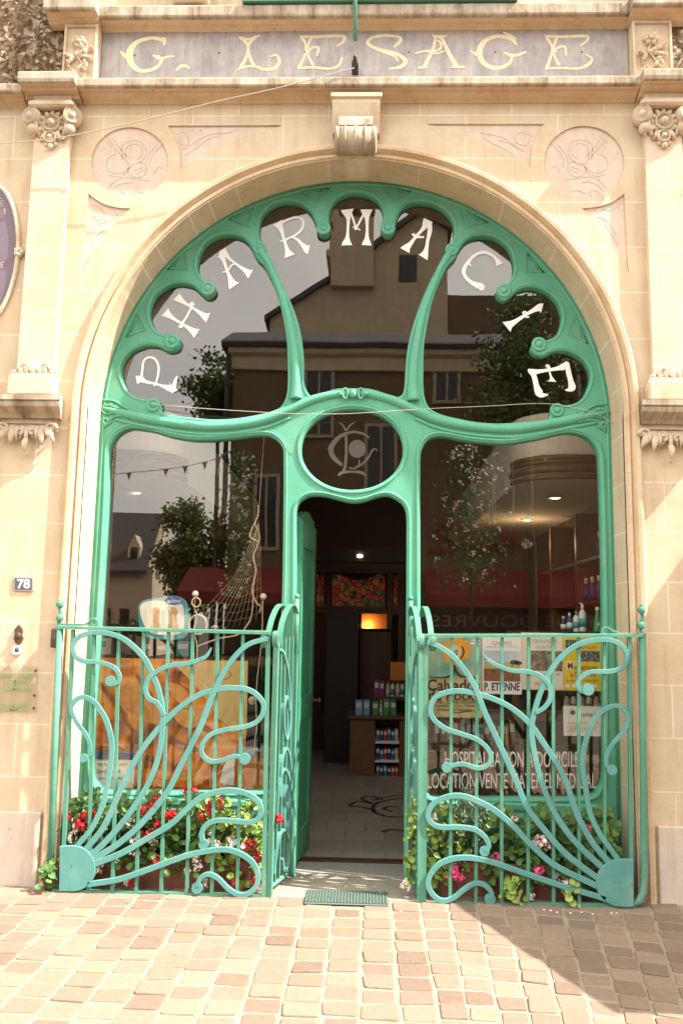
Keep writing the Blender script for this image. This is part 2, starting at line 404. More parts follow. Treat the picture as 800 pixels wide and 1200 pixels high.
for i, (lp, cx, cy, sg) in enumerate(((med_l, 152.5, 190.5, 1), (med_r, 684, 189.8, -1))):
    m = MB(); q = [(cx+(x-cx)*1.03, cy+(y-cy)*1.03) for x, y in lp]
    m.poly([wpx(q)], 0.0125, 0.05); md = m.build('medallion', INLAY, bld)
    scroll_lines(md, snake(cx, cy, sg))
orn = [[[(206,158),(214,155),(220,160),(221,169),(214,170),(210,164)],[(213,176),(224,170),(236,162),(250,157),(266,156),(278,152)],[(216,182),(230,174),(244,163),(256,160)],[(228,172),(234,166)]],
       [[(108,240),(118,244),(124,252),(116,258),(110,252)],[(108,268),(118,262),(130,258),(138,250)],[(106,290),(112,278),(122,270)]],
       [[(624,160),(612,155),(603,160),(606,168),(616,170),(620,164)],[(615,178),(602,170),(590,162),(575,158),(562,156)],[(608,176),(596,168),(582,164)],[(566,160),(576,168),(590,174),(604,184)]],
       [[(726,240),(716,246),(706,246),(700,252)],[(700,254),(710,258),(716,266),(722,276)],[(708,262),(716,274),(724,288)],[(690,248),(698,246)]]]
for t, ol in zip(tri, orn):
    cx = sum(p[0] for p in t)/len(t); cy = sum(p[1] for p in t)/len(t)
    m = MB(); m.poly([wpx([(cx+(x-cx)*1.03, cy+(y-cy)*1.03) for x, y in t])], 0.0125, 0.05)
    p = m.build('spandrel_panel', INLAY, bld); scroll_lines(p, ol)
# plinth blocks at the foot of the wall
def zx(px, py, Y=0): return P(px, py, Y)
m = MB(); m.box(-4.6, JL-0.118, -0.03, 0.02, -0.05, zx(30, 952, -0.03).z, 0.006); m.build('plinth', PLINTH, bld)
m = MB(); m.box(JR+0.118, 6.6, -0.03, 0.02, -0.05, zx(780, 969, -0.03).z, 0.006); m.build('plinth', PLINTH, bld)
# pilasters
LX0, LX1 = -2.315, -2.07; RX0, RX1 = 1.80, 2.045
ZP0, ZP1 = 3.2, 5.13
for i, (a, b) in enumerate(((LX0, LX1), (RX0, RX1))):
    c = (a+b)/2; w = b-a
    m = MB(); m.box(a, b, -0.05, 0.01, ZP0, ZP1); pl = m.build('pilaster', STONE_P, bld)
    # pedestal with a crest of leaf scrolls
    m = MB(); m.box(a-0.045, b+0.02, -0.09, 0.01, 3.03, 3.165, 0.012); m.box(a-0.03, b+0.005, -0.075, 0.01, 3.165, 3.185)
    for k in range(7):
        x = a-0.01+(w)*k/6; h = 0.03+0.02*math.cos((k-3)*0.9)
        m.ball((x, -0.062, 3.185+h*0.5), 0.024, 0.018, h, 8, 5)
    for s in (-1, 1): m.tube([(c+s*(0.02+0.09*t), -0.07, 3.19+0.055*math.sin(t*3.0)) for t in [q/8 for q in range(9)]], 0.009, 6)
    m.build('pedestal', CARVE, pl)
    # moulded shelf
    m = MB(); prof = [(0.01,2.885),(-0.06,2.885),(-0.075,2.905),(-0.12,2.925),(-0.15,2.94),(-0.155,2.96),(-0.15,2.975),(-0.165,2.98),(-0.165,3.012),(-0.09,3.03),(0.01,3.03)]
    x0, x1 = a-0.20, b+0.055
    if i: x0, x1 = a-0.075, b+0.2
    m.prism_x(prof, x0, x1, 0.25 if True else 0, -0.25); m.build('console_shelf', WEATH, pl)
    # carved corbel under the shelf
    random.seed(20+i); m = MB()
    xc = (a+b)/2-0.03; hw = w/2+0.06
    for sd in (-1, 1):
        sp = [(xc+sd*(hw-0.03)+sd*r*math.cos(t), -0.05, 2.815+r*math.sin(t)) for t, r in [(0.5*q, 0.046-0.0032*q) for q in range(13)]]
        m.tube(sp, [0.013-0.0006*q for q in range(13)], 6)
        m.lobe((xc+sd*(hw-0.05), -0.02, 2.83), (sd*0.5, 0, -1), 0.11, 0.024, 0.02); m.lobe((xc+sd*(hw-0.09), -0.02, 2.83), (sd*0.1, 0, -1), 0.12, 0.024, 0.022)
    for q in range(5):
        x = xc+(q-2)*hw*0.36; dz = (0.0, 0.02, 0.05)[2-abs(q-2)]
        for ang in (-0.9, -0.45, 0, 0.45, 0.9):
            m.lobe((x+0.012*ang, -0.012, 2.845), (math.sin(ang), 0, -math.cos(ang)), (0.085+dz)*(1.0 if ang == 0 else 0.8), 0.015, 0.02+0.006*(ang == 0))
    for sd in (-1, 1):
        m.tube([(xc+sd*0.04+sd*r*math.cos(t), -0.055, 2.79+r*math.sin(t)) for t, r in [(0.5*q, 0.03-0.0022*q) for q in range(12)]], 0.008, 6)
    m.lobe((xc, -0.03, 2.76), (0, 0, -1), 0.10, 0.02, 0.026); m.ball((xc, -0.03, 2.655), 0.014, 0.018, 0.018, 8, 5)
    m.box(xc-hw, xc+hw, -0.03, 0.005, 2.855, 2.884)
    m.build('carved_corbel', CARVE, pl)
    # capital: abacus, two volutes, rosette and hanging flowers
    m = MB(); zt = 5.045
    m.box(a-0.035, b+0.035, -0.12, 0.01, zt-0.005, zt+0.045, 0.014); m.box(a-0.005, b+0.005, -0.085, 0.01, zt+0.045, 5.14)
    for s in (-1, 1):
        x = c+s*(w/2+0.0); m.lathe((x, -0.02, zt-0.055), (0.35*s, -1, 0), [(0.062,0),(0.066,0.05),(0.06,0.085),(0.05,0.075),(0.042,0.085),(0.03,0.07),(0.02,0.09),(0.001,0.092)], 18)
        m.lathe((x-s*0.01, -0.02, zt-0.135), (0.3*s, -1, -.2), [(0.036,0),(0.04,0.05),(0.03,0.075),(0.001,0.08)], 14)
        m.tube([(x-s*0.05*k/5, -0.06-0.02*math.sin(k), zt-0.06-0.035*k) for k in range(5)], [0.016,0.018,0.016,0.013,0.008], 6)
    m.lathe((c, -0.045, zt-0.10), (0, -1, 0), [(0.062,0),(0.062,0.035),(0.052,0.045),(0.046,0.02),(0.03,0.02),(0.024,0.05),(0.001,0.056)], 20)
    for k in range(12):
        an = k*0.5236
        m.lobe((c+0.05*math.cos(an), -0.045, zt-0.10+0.05*math.sin(an)), (math.cos(an), 0, math.sin(an)), 0.055 if math.sin(an) > -0.5 else 0.10, 0.017, 0.016)
    for sd in (-1, 1):
        for an in (-0.2, 0.25, 0.7): m.lobe((c+sd*w*0.42, -0.04, zt-0.09), (-sd*math.sin(an), 0, -math.cos(an)), 0.12, 0.016, 0.016)
    for k in range(0): m.ball((c+0.082*math.cos(k*0.785+.3), -0.055, zt-0.095+0.078*math.sin(k*0.785+.3)), 0.026, 0.022, 0.026, 8, 5)
    m.lathe((c-0.005, -0.045, zt-0.205), (0, -1, 0), [(0.045,0),(0.045,0.03),(0.034,0.04),(0.03,0.015),(0.018,0.015),(0.015,0.045),(0.001,0.05)], 16)
    for k in range(6): m.ball((c+0.06*math.cos(k*1.047), -0.052, zt-0.205+0.05*math.sin(k*1.047)), 0.018, 0.018, 0.018, 8, 5)
    m.ball((c, -0.06, zt-0.265), 0.022, 0.02, 0.026, 8, 5)
    for k in range(10): m.blade((c+random.uniform(-.1,.1), -0.05, zt-random.uniform(0.03,0.2)), (random.uniform(-1,1), -0.5, random.uniform(-1,.3)), 0.06, 0.016)
    m.build('capital', CARVE, pl)
# lower cornice: grey weathered lip over warm mouldings, breaking forward above the pilasters
def cornice(name, lip, und, x0, x1, y_add, par):
    f = lambda pr: [(y-(y_add if y < 0.005 else 0), z) for y, z in pr]
    q = MB(); q.prism_x(f(und), x0+0.004, x1-0.004); o = q.build(name, MOULD, par)
    q = MB(); q.prism_x(f(lip), x0, x1); q.build('weathered_lip', WEATH, o); return o
und = [(0.02,5.125),(-0.012,5.125),(-0.022,5.14),(-0.04,5.146),(-0.075,5.15),(-0.085,5.168),(-0.11,5.1685),(0.02,5.1685)]
lip = [(0.02,5.169),(-0.135,5.169),(-0.14,5.178),(-0.14,5.222),(-0.132,5.232),(0.02,5.262)]
cornice('cornice', lip, und, LX1+0.06, RX0-0.04, 0.0, bld)
for a, b in ((LX0-0.08, LX1+0.06), (RX0-0.04, RX1+0.1)):
    cornice('cornice_break', [(y, z+(0.012 if z > 5.17 else 0)) for y, z in lip], und, a, b, 0.055, bld)
cornice('cornice', [(y, z-0.03) for y, z in lip], [(y, z-0.03) for y, z in und], -4.6, LX0-0.08, -0.01, bld)
cornice('cornice', [(y, z-0.03) for y, z in lip], [(y, z-0.03) for y, z in und], RX1+0.1, 6.6, -0.01, bld)
# frieze ends: carved flower panels, rubble beyond
zs0, zs1 = 5.235, 5.70
for i, (a, b) in enumerate(((-2.135, -1.905), (1.725, 1.985))):
    m = MB(); m.box(a, b, -0.09, 0.01, 5.255, 5.70)
    for x0_, x1_, z0_, z1_ in ((a, a+.016, 5.255, 5.66), (b-.016, b, 5.255, 5.66), (a+.016, b-.016, 5.64, 5.66)): m.box(x0_, x1_, -0.104, -0.088, z0_, z1_)
    pn = m.build('carved_panel', CARVE, bld); c = (a+b)/2; m = MB(); random.seed(5+i)
    for k in range(6): m.ball((c-0.01+0.032*math.cos(k*1.047), -0.10, 5.525+0.03*math.sin(k*1.047)), 0.021, 0.02, 0.021, 8, 5)
    m.ball((c-0.01, -0.115, 5.525), 0.018, 0.018, 0.018, 8, 5)
    m.tube(catmull([(c-0.005, -0.095, 5.49),(c-0.03, -0.1, 5.44),(c+0.01, -0.1, 5.38),(c+0.03, -0.1, 5.32),(c+0.02, -0.095, 5.275)], 5), 0.008, 6)
    s = 1 if i == 0 else -1
    for (ux, uz, dx, dz, L, Wd) in ((-.06,.41,-.7,.2,.07,.022),(-.05,.40,-.4,-.8,.07,.02),(-.01,.43,.8,.3,.08,.026),(.02,.42,.9,-.4,.09,.024),(.04,.38,.3,-1,.08,.022),(.03,.35,-.6,-.8,.06,.02),(.03,.33,.6,-.7,.05,.018),(.06,.46,.7,.5,.05,.014),(-.07,.34,-.3,1,.05,.012),(-.03,.30,-.7,.3,.04,.012)):
        x = c+ux*(1 if i == 0 else 1); z = 5.0+uz
        for e in range(3): m.ball((x+dx*L*e*0.33, -0.10-0.008*e, z+dz*L*e*0.33), Wd*(1-.2*e), 0.018, Wd*(1-.2*e)*0.8, 8, 5)
    m.build('flower_relief', CARVE, pn)
m = MB(); m.poly([[(-4.6,5.24),(-2.14,5.24),(-2.14,6.6),(-4.6,6.6)]], -0.035, 0.01); m.build('rubble_panel', RUBBLE, bld)
m = MB(); m.poly([[(2.05,3.3),(2.6,3.3),(2.6,5.09),(2.05,5.09)]], -0.03, 0.01); m.build('rubble_panel', RUBBLE, bld)
m = MB(); m.poly([[(1.99,5.24),(6.6,5.24),(6.6,6.6),(1.99,6.6)]], -0.035, 0.01); m.build('rubble_panel', RUBBLE, bld)
# upper cornice
zu = 5.668
und2 = [(0.02,zu-0.004),(-0.03,zu-0.004),(-0.04,zu+0.004),(-0.055,zu+0.006),(-0.065,zu+0.02),(-0.105,zu+0.024),(0.02,zu+0.024)]
lip2 = [(0.02,zu+0.025),(-0.135,zu+0.025),(-0.14,zu+0.035),(-0.14,zu+0.10),(-0.13,zu+0.115),(0.02,zu+0.15)]
cornice('upper_cornice', lip2, und2, -1.90, 1.72, -0.01, bld)
for a, b in ((-2.25, -1.895), (1.70, 2.10)): cornice('upper_cornice', lip2, und2, a, b, 0.07, bld)
m = MB(); m.box(-1.4, -1.15, -0.12, 0.01, zu+0.15, 6.5, 0.01); m.build('upper_pier', CARVE, bld)
m = MB(); m.box(-2.2, -1.95, -0.12, 0.01, zu+0.15, 6.5, 0.01); m.build('upper_pier', CARVE, bld)
m = MB(); m.box(1.75, 2.0, -0.12, 0.01, zu+0.15, 6.5, 0.01); m.build('upper_pier', CARVE, bld)
# keystone
m = MB()
kx = X0
kp = [(0.01,4.87),(-0.06,4.87),(-0.075,4.93),(-0.10,5.0),(-0.115,5.06),(-0.115,5.125),(0.01,5.125)]
m.prism_x(kp, kx-0.165, kx+0.155); m.box(kx-0.178, kx+0.168, -0.13, 0.01, 5.09, 5.126, 0.006)
ks = m.build('keystone', CARVE, bld)
m = MB(); cc = (-0.085, 4.80)
pr = [(cc[0]+0.088*math.cos(t*0.19635), cc[1]+0.088*math.sin(t*0.19635)) for t in range(32)]
m.prism_x(pr, kx-0.115, kx+0.105, 0, 0, True)
for q in (-0.07, 0.0, 0.06): m.prism_x([(cc[0]+(y-cc[0])*1.05, cc[1]+(z-cc[1])*1.05) for y, z in pr], kx+q-0.012, kx+q+0.004, 0, 0, True)
pr2 = [(0.0,4.86),(-0.11,4.86),(-0.135,4.885),(-0.128,4.93),(-0.112,4.96),(0.0,4.965)]
m.prism_x(pr2, kx-0.118, kx+0.108)
for s in (-1, 1): m.lathe((kx-0.005+s*0.11, cc[0], cc[1]), (s, 0, 0), [(0.09,0),(0.09,0.02),(0.07,0.03),(0.06,0.018),(0.035,0.018),(0.03,0.03),(0.001,0.032)], 18)
m.build('scroll', WEATH, ks)
# ------------------------------------------------------------------ shop sign over the door
sg = thing('name_sign', 'long slate-grey name board with worn gold Art Nouveau lettering between the cornices', 'sign', (X0, 0, 5.24))
m = MB(); m.box(-1.90, 1.72, -0.012, 0.0, 5.263, 5.672)
m.build('board', SLATE, sg)
def T(l, ox, oy, k): return [(ox+p[0]/k, oy+p[1]/k)+tuple(v/k for v in p[2:]) for p in l]
A_ = (100, 20, 2.5); B_ = (410, 20, 2.5)
LES = [('G', A_, [[(236,78,5),(222,66,9),(190,62,9),(150,75,12),(130,105,17),(138,140,14),(165,158,10),(205,150,9),(222,130,8),(212,112,6)],[(198,112,5),(222,122,9),(240,117,6),(262,115,4)],[(103,100,3),(114,112,9),(128,122,7)],[(222,62,5),(234,66,9),(230,84,4)]], GOLD),
 ('.', A_, [[(268,158,4),(275,147,8),(290,143,8),(306,150,4)]], GOLD),
 ('L', A_, [[(455,60,8),(474,80,6),(474,110,6),(455,150,9)],[(500,56,8),(480,80,6),(479,110,6),(494,142,7)],[(450,58,4),(475,66,6),(512,54,4)],[(444,156,5),(470,146,6),(500,146,6),(525,154,7),(556,150,8),(568,130,7),(560,112,5),(543,117,4)]], GOLD_D),
 ('E', A_, [[(632,58,7),(645,80,5),(642,115,5),(625,148,8)],[(662,60,6),(652,85,5),(652,112,5),(668,142,7)],[(628,57,5),(680,58,7),(752,56,7),(756,72,6),(736,86,4)],[(622,151,5),(670,148,6),(715,152,6),(742,142,7),(752,118,5)],[(652,105,5),(662,92,6),(682,90,6),(678,116,4)]], GOLD_D),
 ('S', B_, [[(128,88,4),(146,72,8),(148,60,6)],[(150,60,5),(110,54,7),(66,60,7),(52,78,8),(85,96,8),(135,108,8),(162,128,9),(148,146,8),(114,152,5)],[(60,86,4),(92,102,5),(130,116,5),(140,130,4)]], GOLD_D),
 ('A', B_, [[(250,58,6),(242,95,7),(216,148,9)],[(240,54,5),(262,58,7),(284,54,5)],[(268,60,7),(290,108,9),(312,146,11)],[(255,68,5),(266,78,5),(262,95,5),(232,104,5)],[(190,108,4),(225,100,6),(250,108,5),(276,100,4)],[(198,150,6),(226,148,5)],[(296,147,5),(338,148,7)]], GOLD_D),
 ('G', B_, [[(488,82,5),(470,64,9),(432,56,8),(396,70,10),(378,100,13),(390,134,11),(425,150,9),(460,140,8),(474,118,6),(462,106,5)],[(450,104,4),(478,114,8),(516,102,4)],[(350,98,3),(366,108,8),(380,114,6)],[(448,44,3),(470,56,6),(486,66,6)]], GOLD_D),
 ('E', B_, [[(574,60,7),(590,85,5),(588,112,5),(576,148,8)],[(604,62,6),(597,85,5),(597,112,5),(612,142,7)],[(570,57,5),(630,58,7),(688,56,7),(694,68,6),(672,86,4)],[(570,152,5),(620,150,6),(664,152,6),(694,142,8),(708,124,6),(690,110,4)],[(598,106,5),(606,92,6),(628,88,6),(632,116,4)]], GOLD_D)]
for nm, (ox, oy, k), strokes, mt in LES:
    m = MB()
    for i, st in enumerate(strokes): m.rib_px([(x, y, w*(1.2 if mt is GOLD else 1.4)) for x, y, w in T(st, ox, oy, k)], -0.012, 0.0022+0.0004*i, None, 5, 0.1)
    m.build('full_stop' if nm == '.' else 'letter', mt, sg)
for x, y in ((158,65),(257,62),(357,61),(479,61),(580,61),(681,61)):
    m = MB(); m.lathe(P(x, y, -0.012), (0,-1,0), [(0.006,0),(0.005,0.004),(0.001,0.005)], 8); m.build('fixing_bolt', BLACK, sg)

# ------------------------------------------------------------------ green shopfront
sf = thing('shopfront', 'green Art Nouveau arched shopfront joinery with curved bars, glazing and white PHARMACIE lettering', 'shopfront', (X0, FY, 0))
def mir(l):   # across the shop axis, with the camera's slight tilt
    return [(833-x, y+(833-2*x)*0.0145*(1 if y > 380 else 0.9 if y > 320 else 0.35)) for x, y in l]
lunA = [(172.5,467.5),(160,465),(150,457.5),(143.7,445),(141,432.5),(145,420),(155,410),(170,404),(185,405),(196,410.5),(206,409),(211,402),(206,393),(192,391.5),(181,385),(175,370),(176,357),(182,345),(195,335),(210,331),(225,334),(234,342),(243,347.5),(251,341),(250,332),(240,329),(232,318),(231,307),(234,295),(241,284),(254,276),(267,274),(280,276),(289,282),(295,291),(300,301),(310,312),(320,332),(327,352),(332,375),(336,400),(337,425),(337,450),(335,465),(329,476),(317,482),(300,486),(275,490),(250,491),(225,489),(200,486),(190,483),(188,474),(181,467)]
lunB_l = [(413,454.5),(400,454.5),(390,456),(375,461),(365,464),(359,456),(356,445),(356,425),(354,402),(350,380),(342,357),(332,335),(320,310),(314,296),(307,285),(304,275),(304,262),(308,250),(320,239),(337,235),(352,238),(362,246),(367,254),(371,264),(374,273),(382,275),(387,268),(385,256),(387,244),(395,232)]
lunB_r = [(438,231),(446,240),(449,252),(446,264),(450,274),(458,275),(463,267),(464,258),(470,245),(482,237),(497,236),(512,240),(522,247),(529,256),(532,268),(530,282),(522,294),(510,317),(500,337),(490,362),(482,387),(477,410),(475,432),(474,450),(471,462),(462,465),(450,460),(432,455)]
lunB = lunB_l+[(406,226.5),(416,225),(427,226.5)]+lunB_r
lunC = mir(lunA)
oval = [(412.5+59.7*math.copysign(abs(math.cos(a))**0.96, math.cos(a)), 526.5+47.3*math.sin(a)) for a in [i*math.pi/32 for i in range(64)]]
winE = [(127.5,530),(130,520),(137,509),(150,502),(162,502),(180,505),(200,511),(225,515),(250,515),(275,513),(300,510),(315,510.5),(325,516),(331,525),(332,535),(332,580),(330.5,690),(326,800),(321,900),(316,920),(305,927),(200,928),(128,927),(114,920),(108,905),(109,850),(117.5,727),(124.8,605),(126.5,560)]
winF = [(492.5,537),(494,527),(499,517),(507,512),(520,511),(540,515),(562,518),(585,519.5),(600,519),(620,516),(640,512),(655,508),(670,507),(685,511),(696,520),(701,532),(702.5,545),(704.5,605),(706.5,705),(707,825),(706.5,905),(701,924),(685,934),(600,935),(515,935),(502,931),(495,920),(493.2,850),(492.4,700),(492.2,620),(492.2,565)]
door = [(346,1090),(346.5,900),(346.5,720),(347,610),(347.5,598),(350,590),(356,584),(365,580.5),(380,581),(398,585.5),(413,588.5),(427,587),(442,582),(454,580.5),(463,584),(471,590),(475.5,599),(476.5,612),(476,720),(474.5,900),(473,1090)]
def dens(l, corner=0):
    return catmull(l, 4, True)
lunA, lunB, lunC, winE, winF = dens(lunA), dens(lunB), dens(lunC), dens(winE), dens(winF)
doorD = door[:3]+catmull(door[3:18], 4)+door[18:]
RF = AR_R+0.02
m = MB()
m.poly([arch(RF, 72, -0.03)]+[wpx(l, FY) for l in (lunA, lunB, lunC, oval, winE, winF)]+[[W(x, min(y, 1060), FY) if y < 1050 else (W(x, 1000, FY)[0], -0.02) for x, y in doorD]], FY, FY+0.085, 0.011, 2)
fr = m.build('frame', GREEN, sf)
# raised beads along the openings
def offset(l, d):
    n = len(l); out = []
    ar = sum(l[i-1][0]*l[i][1]-l[i][0]*l[i-1][1] for i in range(n))
    sg_ = 1 if ar > 0 else -1
    for i in range(n):
        a, b = l[i-1], l[(i+1) % n]; tx, ty = b[0]-a[0], b[1]-a[1]; q = math.hypot(tx, ty) or 1
        out.append((l[i][0]+sg_*ty/q*d, l[i][1]-sg_*tx/q*d))
    return out
for l in (lunA, lunB, lunC):
    m = MB(); m.tube([P(x, y, FY+0.002) for x, y in offset(l, 2.6)], 0.0062, 6, True); m.build('bead', GREEN, fr)
for l in (oval, winE, winF):
    m = MB(); m.tube([P(x, y, FY+0.003) for x, y in offset(l, 3.6)], 0.012, 6, True); m.build('bead', GREEN, fr)
    m = MB(); m.tube([P(x, y, FY+0.004) for x, y in offset(l, 6.6)], 0.006, 6, True); m.build('bead', GREEN, fr)
m = MB(); m.tube([P(x, y, FY+0.002) for x, y in offset(doorD, 3.2)[:-1]], 0.010, 6); m.build('bead', GREEN, fr)
# outer rim of the arch
m = MB(); m.tube([(x, FY+0.004, z) for x, z in arch(AR_R-0.022, 72, 0.0)], 0.013, 6); m.build('rim', GREEN, fr)
# transom: a fat rounded rail rising over the oval
tr = [(120,478,6),(135,482,9),(160,488,12),(190,493.5,13),(225,498.5,13),(255,499.5,13),(285,497,13),(315,490.5,13),(340,480,13),(362,470,12),(385,463.5,11),(404,461,10),(414,461,10),(424,461,10),(442,464,11),(464,470.5,12),(486,481,13),(512,492,13),(545,499,13),(580,502.5,13),(610,502,13),(645,496.5,13),(675,490.5,12),(698,486,9),(714,482,6)]
q = catmull(tr, 5); m = MB(); m.tube([P(x, y, FY+0.004) for x, y, w in q], [w*sc(x, y, FY)*0.46 for x, y, w in q], 10); m.build('transom', GREEN, sf)
m = MB(); m.tube_px([(x, y+9.5) for x, y, w in tr[1:9]], FY-0.002, 0.010, 5); m.build('bead', GREEN, fr); m = MB(); m.tube_px([(x, y+9.5) for x, y, w in tr[16:-1]], FY-0.002, 0.010, 5); m.build('bead', GREEN, fr)
# mullions: rounded ridges
ml = [(304,293,5.5),(315,310,5.5),(327,337,6),(336,365,6.5),(342,395,7),(346,425,8),(347,450,8.5),(347,468,11)]
mr = [(529,294,5.5),(517,312,5.5),(506,338,6),(496,365,6.5),(489,395,7),(484.5,425,8),(483,450,8.5),(484,470,11)]
for l in (ml, mr):
    q = catmull(l, 5); m = MB(); m.tube([P(x, y, FY+0.006) for x, y, w in q], [w*sc(x, y, FY)*0.72 for x, y, w in q], 8); m.build('mullion', GREEN, sf)
# bosses at the ends of the foils
for x, y, r in ((180,475,8.5),(202,400.5,9),(243.5,338.5,9),(304,291,8),(379,268,8.5),(454.5,268,8.5),(529,293,8),(590,341,9),(631,404,9),(652,481,8.5)):
    k = r*sc(x, y, FY); m = MB()
    m.lathe(P(x, y, FY+0.006), (0,-1,0), [(k,0),(k,0.010),(k*0.9,0.017),(k*0.62,0.018),(k*0.55,0.013),(k*0.45,0.013),(k*0.38,0.020),(k*0.2,0.024),(0.001,0.025)], 20)
    m.build('boss', GREEN, sf)
# triangular sunk panels between the foils
for t in ([(161,369),(171,387),(149,395)],[(216,296),(220,316),(197,316)],[(296,244),(291,266),(268,257)],[(354,226),(386,221),(370,237)],[(449,220),(481,225),(461,237)],[(538,244),(571,261),(545,267)],[(617,297),(637,320),(616,319)],[(674,372),(688,403),(665,392)]):
    m = MB(); m.tube([P(x, y, FY+0.001) for x, y in t], 0.0075, 6, True)
    c = (sum(p[0] for p in t)/3, sum(p[1] for p in t)/3); m.tube([P(c[0]+(x-c[0])*.55, c[1]+(y-c[1])*.55, FY+0.001) for x, y in t], 0.004, 6, True)
    m.build('triangular_bead', GREEN, fr)
# carved leaf ends and centre ornament of the transom
for s, cx, cy in ((1, 120, 483), (-1, 711, 488)):
    m = MB(); f = lambda x, y: P(cx+s*x, cy+y, FY-0.004)
    m.tube([f(2+9*math.cos(t)*(1-t/12)+4, -4+7*math.sin(t)*(1-t/12)) for t in [k*0.45 for k in range(20)]], 0.009, 6)
    m.tube([f(3+6*math.cos(t)*(1-t/9)+2, 10+5*math.sin(t)*(1-t/9)) for t in [k*0.5 for k in range(15)]], 0.008, 6)
    for k in range(6):
        p = f(10+4.2*k, -8+1.9*k); m.ball(p, 0.018-0.001*k, 0.014, 0.014-.001*k, 8, 5)
    m.tube([f(x, y) for x, y in catmull([(0,-14),(14,-13),(26,-6),(38,3)], 5)], 0.008, 6)
    m.tube([f(x, y) for x, y in catmull([(2,18),(10,8),(20,4),(34,7)], 5)], 0.009, 6)
    m.build('carved_leaf', GREEN, sf)
m = MB(); f = lambda x, y: P(x, y, FY-0.022)
m.ball(f(413.5, 461), 0.026, 0.02, 0.032); 
for s in (-1, 1):
    m.tube([f(413.5+s*9+3*math.cos(t), 461+6*math.sin(t)) for t in [k*0.52 for k in range(12)]], 0.008, 6, True)
    m.ball(f(413.5+s*15, 461), 0.017, 0.014, 0.02)
m.build('centre_ornament', GREEN, sf)
# lower panels below the two windows, with a moulded sill
for (a, b, y) in ((JL+0.03, P(330, 928, FY).x, 932), (P(492, 935, FY).x, JR-0.03, 938)):
    z = P(200 if a < 0 else 600, y, FY).z
    m = MB(); m.prism_x([(FY+0.004,z-0.20),(FY-0.012,z-0.195),(FY-0.02,z-0.16),(FY-0.012,z-0.145),(FY-0.022,z-0.13),(FY-0.03,z-0.10),(FY-0.02,z-0.07),(FY-0.028,z-0.05),(FY-0.028,z-0.022),(FY-0.012,z-0.012),(FY+0.004,z-0.01)], a+0.12, b-0.05, )
    m.build('sill', GREEN, sf)
# glazing
for l in (lunA, lunB, lunC, oval, winE, winF):
    m = MB(); m.poly_px([offset(l, 3)], FY+0.052, FY+0.056); m.build('window_pane', GLASS, sf)
# white lettering PHARMACIE on the outside of the fanlight
Q1 = (130,320,5.714); Q2 = (240,230,4); Q3 = (440,230,5); Q4 = (560,320,5)
PH = [('P', Q1, [[(172,716,60),(200,712,46),(235,728,24),(300,743,16),(345,756,20),(385,768,42),(408,768,66),(420,758,80)],[(446,690,6),(432,722,22),(422,765,26),(410,806,6)],[(205,700,20),(212,650,16),(218,600,15),(238,572,15),(268,565,15),(300,580,15),(320,625,15),(316,690,14),(300,745,12)],[(290,760,8),(310,735,14)]]),
 ('H', Q1, [[(440,158,66),(460,175,46),(495,200,24),(545,230,17),(590,262,24),(630,290,46),(652,300,74)],[(362,262,72),(382,278,46),(420,305,24),(475,340,17),(520,368,26),(555,392,48),(577,405,74)],[(548,215,14),(510,290,15),(470,350,16)],[(530,208,14),(545,203,22),(556,218,14)],[(458,352,14),(468,362,22),(482,355,14)]]),
 ('A', Q2, [[(66,272,44),(78,278,34),(90,305,17),(104,345,13),(118,382,20),(130,410,40),(138,422,58)],[(82,252,36),(95,268,24),(118,295,12),(152,322,12),(185,345,20),(205,360,36),(216,366,52)],[(82,356,6),(108,350,8),(128,322,8),(152,318,8)]]),
 ('R', Q2, [[(340,124,54),(350,140,34),(362,170,16),(374,212,13),(385,250,20),(394,272,40),(398,282,54)],[(350,130,16),(385,112,12),(425,100,12),(448,104,12),(460,122,12),(456,152,11),(425,182,11),(372,206,9)],[(405,190,9),(430,202,13),(455,226,18),(476,246,36),(488,250,54)],[(352,212,5),(385,208,8)]]),
 ('M', Q2, [[(666,62,62),(668,78,46),(672,105,20),(670,150,13),(668,190,18),(665,215,38),(665,230,52)],[(757,62,58),(757,78,44),(759,105,20),(760,150,13),(759,190,18),(758,215,36),(757,230,48)],[(684,76,8),(700,125,10),(708,158,8)],[(748,76,8),(722,125,10),(704,158,8)],[(692,146,5),(712,150,8),(728,160,5)]]),
 ('A', Q3, [[(308,140,58),(298,158,50),(278,190,24),(236,236,17),(206,275,24),(182,300,44),(170,318,64)],[(316,160,26),(316,205,26),(304,262,19),(296,310,24),(284,345,48),(276,358,64)],[(212,222,10),(240,238,14),(282,240,12)],[(222,218,10),(236,250,10)]]),
 ('C', Q3, [[(612,552,14),(614,535,50),(590,520,34),(555,502,22),(525,472,19),(514,440,22),(530,400,20),(575,350,19),(630,328,22),(680,345,20),(712,378,26),(726,402,52)],[(540,385,10),(556,410,10)]]),
 ('I', Q4, [[(165,316,76),(182,304,50),(210,288,30),(270,250,19),(328,216,28),(358,204,48),(374,206,62)],[(262,240,16),(272,232,22),(282,240,14)],[(278,260,8),(298,258,8)]]),
 ('E', Q4, [[(292,564,10),(315,580,40),(350,577,26),(400,570,19),(460,560,24),(500,548,40),(524,522,20)],[(310,572,30),(328,610,30),(340,660,32),(354,698,46),(372,716,30),(408,712,6)],[(518,525,26),(528,580,30),(542,635,32),(548,670,46),(530,684,24),(508,686,6)],[(416,578,8),(426,610,14),(430,628,34),(430,636,62)],[(396,550,20),(406,548,26),(414,560,18)]])]
for nm, (ox, oy, k), strokes in PH:
    m = MB()
    for i, st in enumerate(strokes): m.rib_px(T(st, ox, oy, k), FY+0.051, 0.0025+0.0004*i, None, 5, 0.05)
    m.build('letter', WHITE, sf)
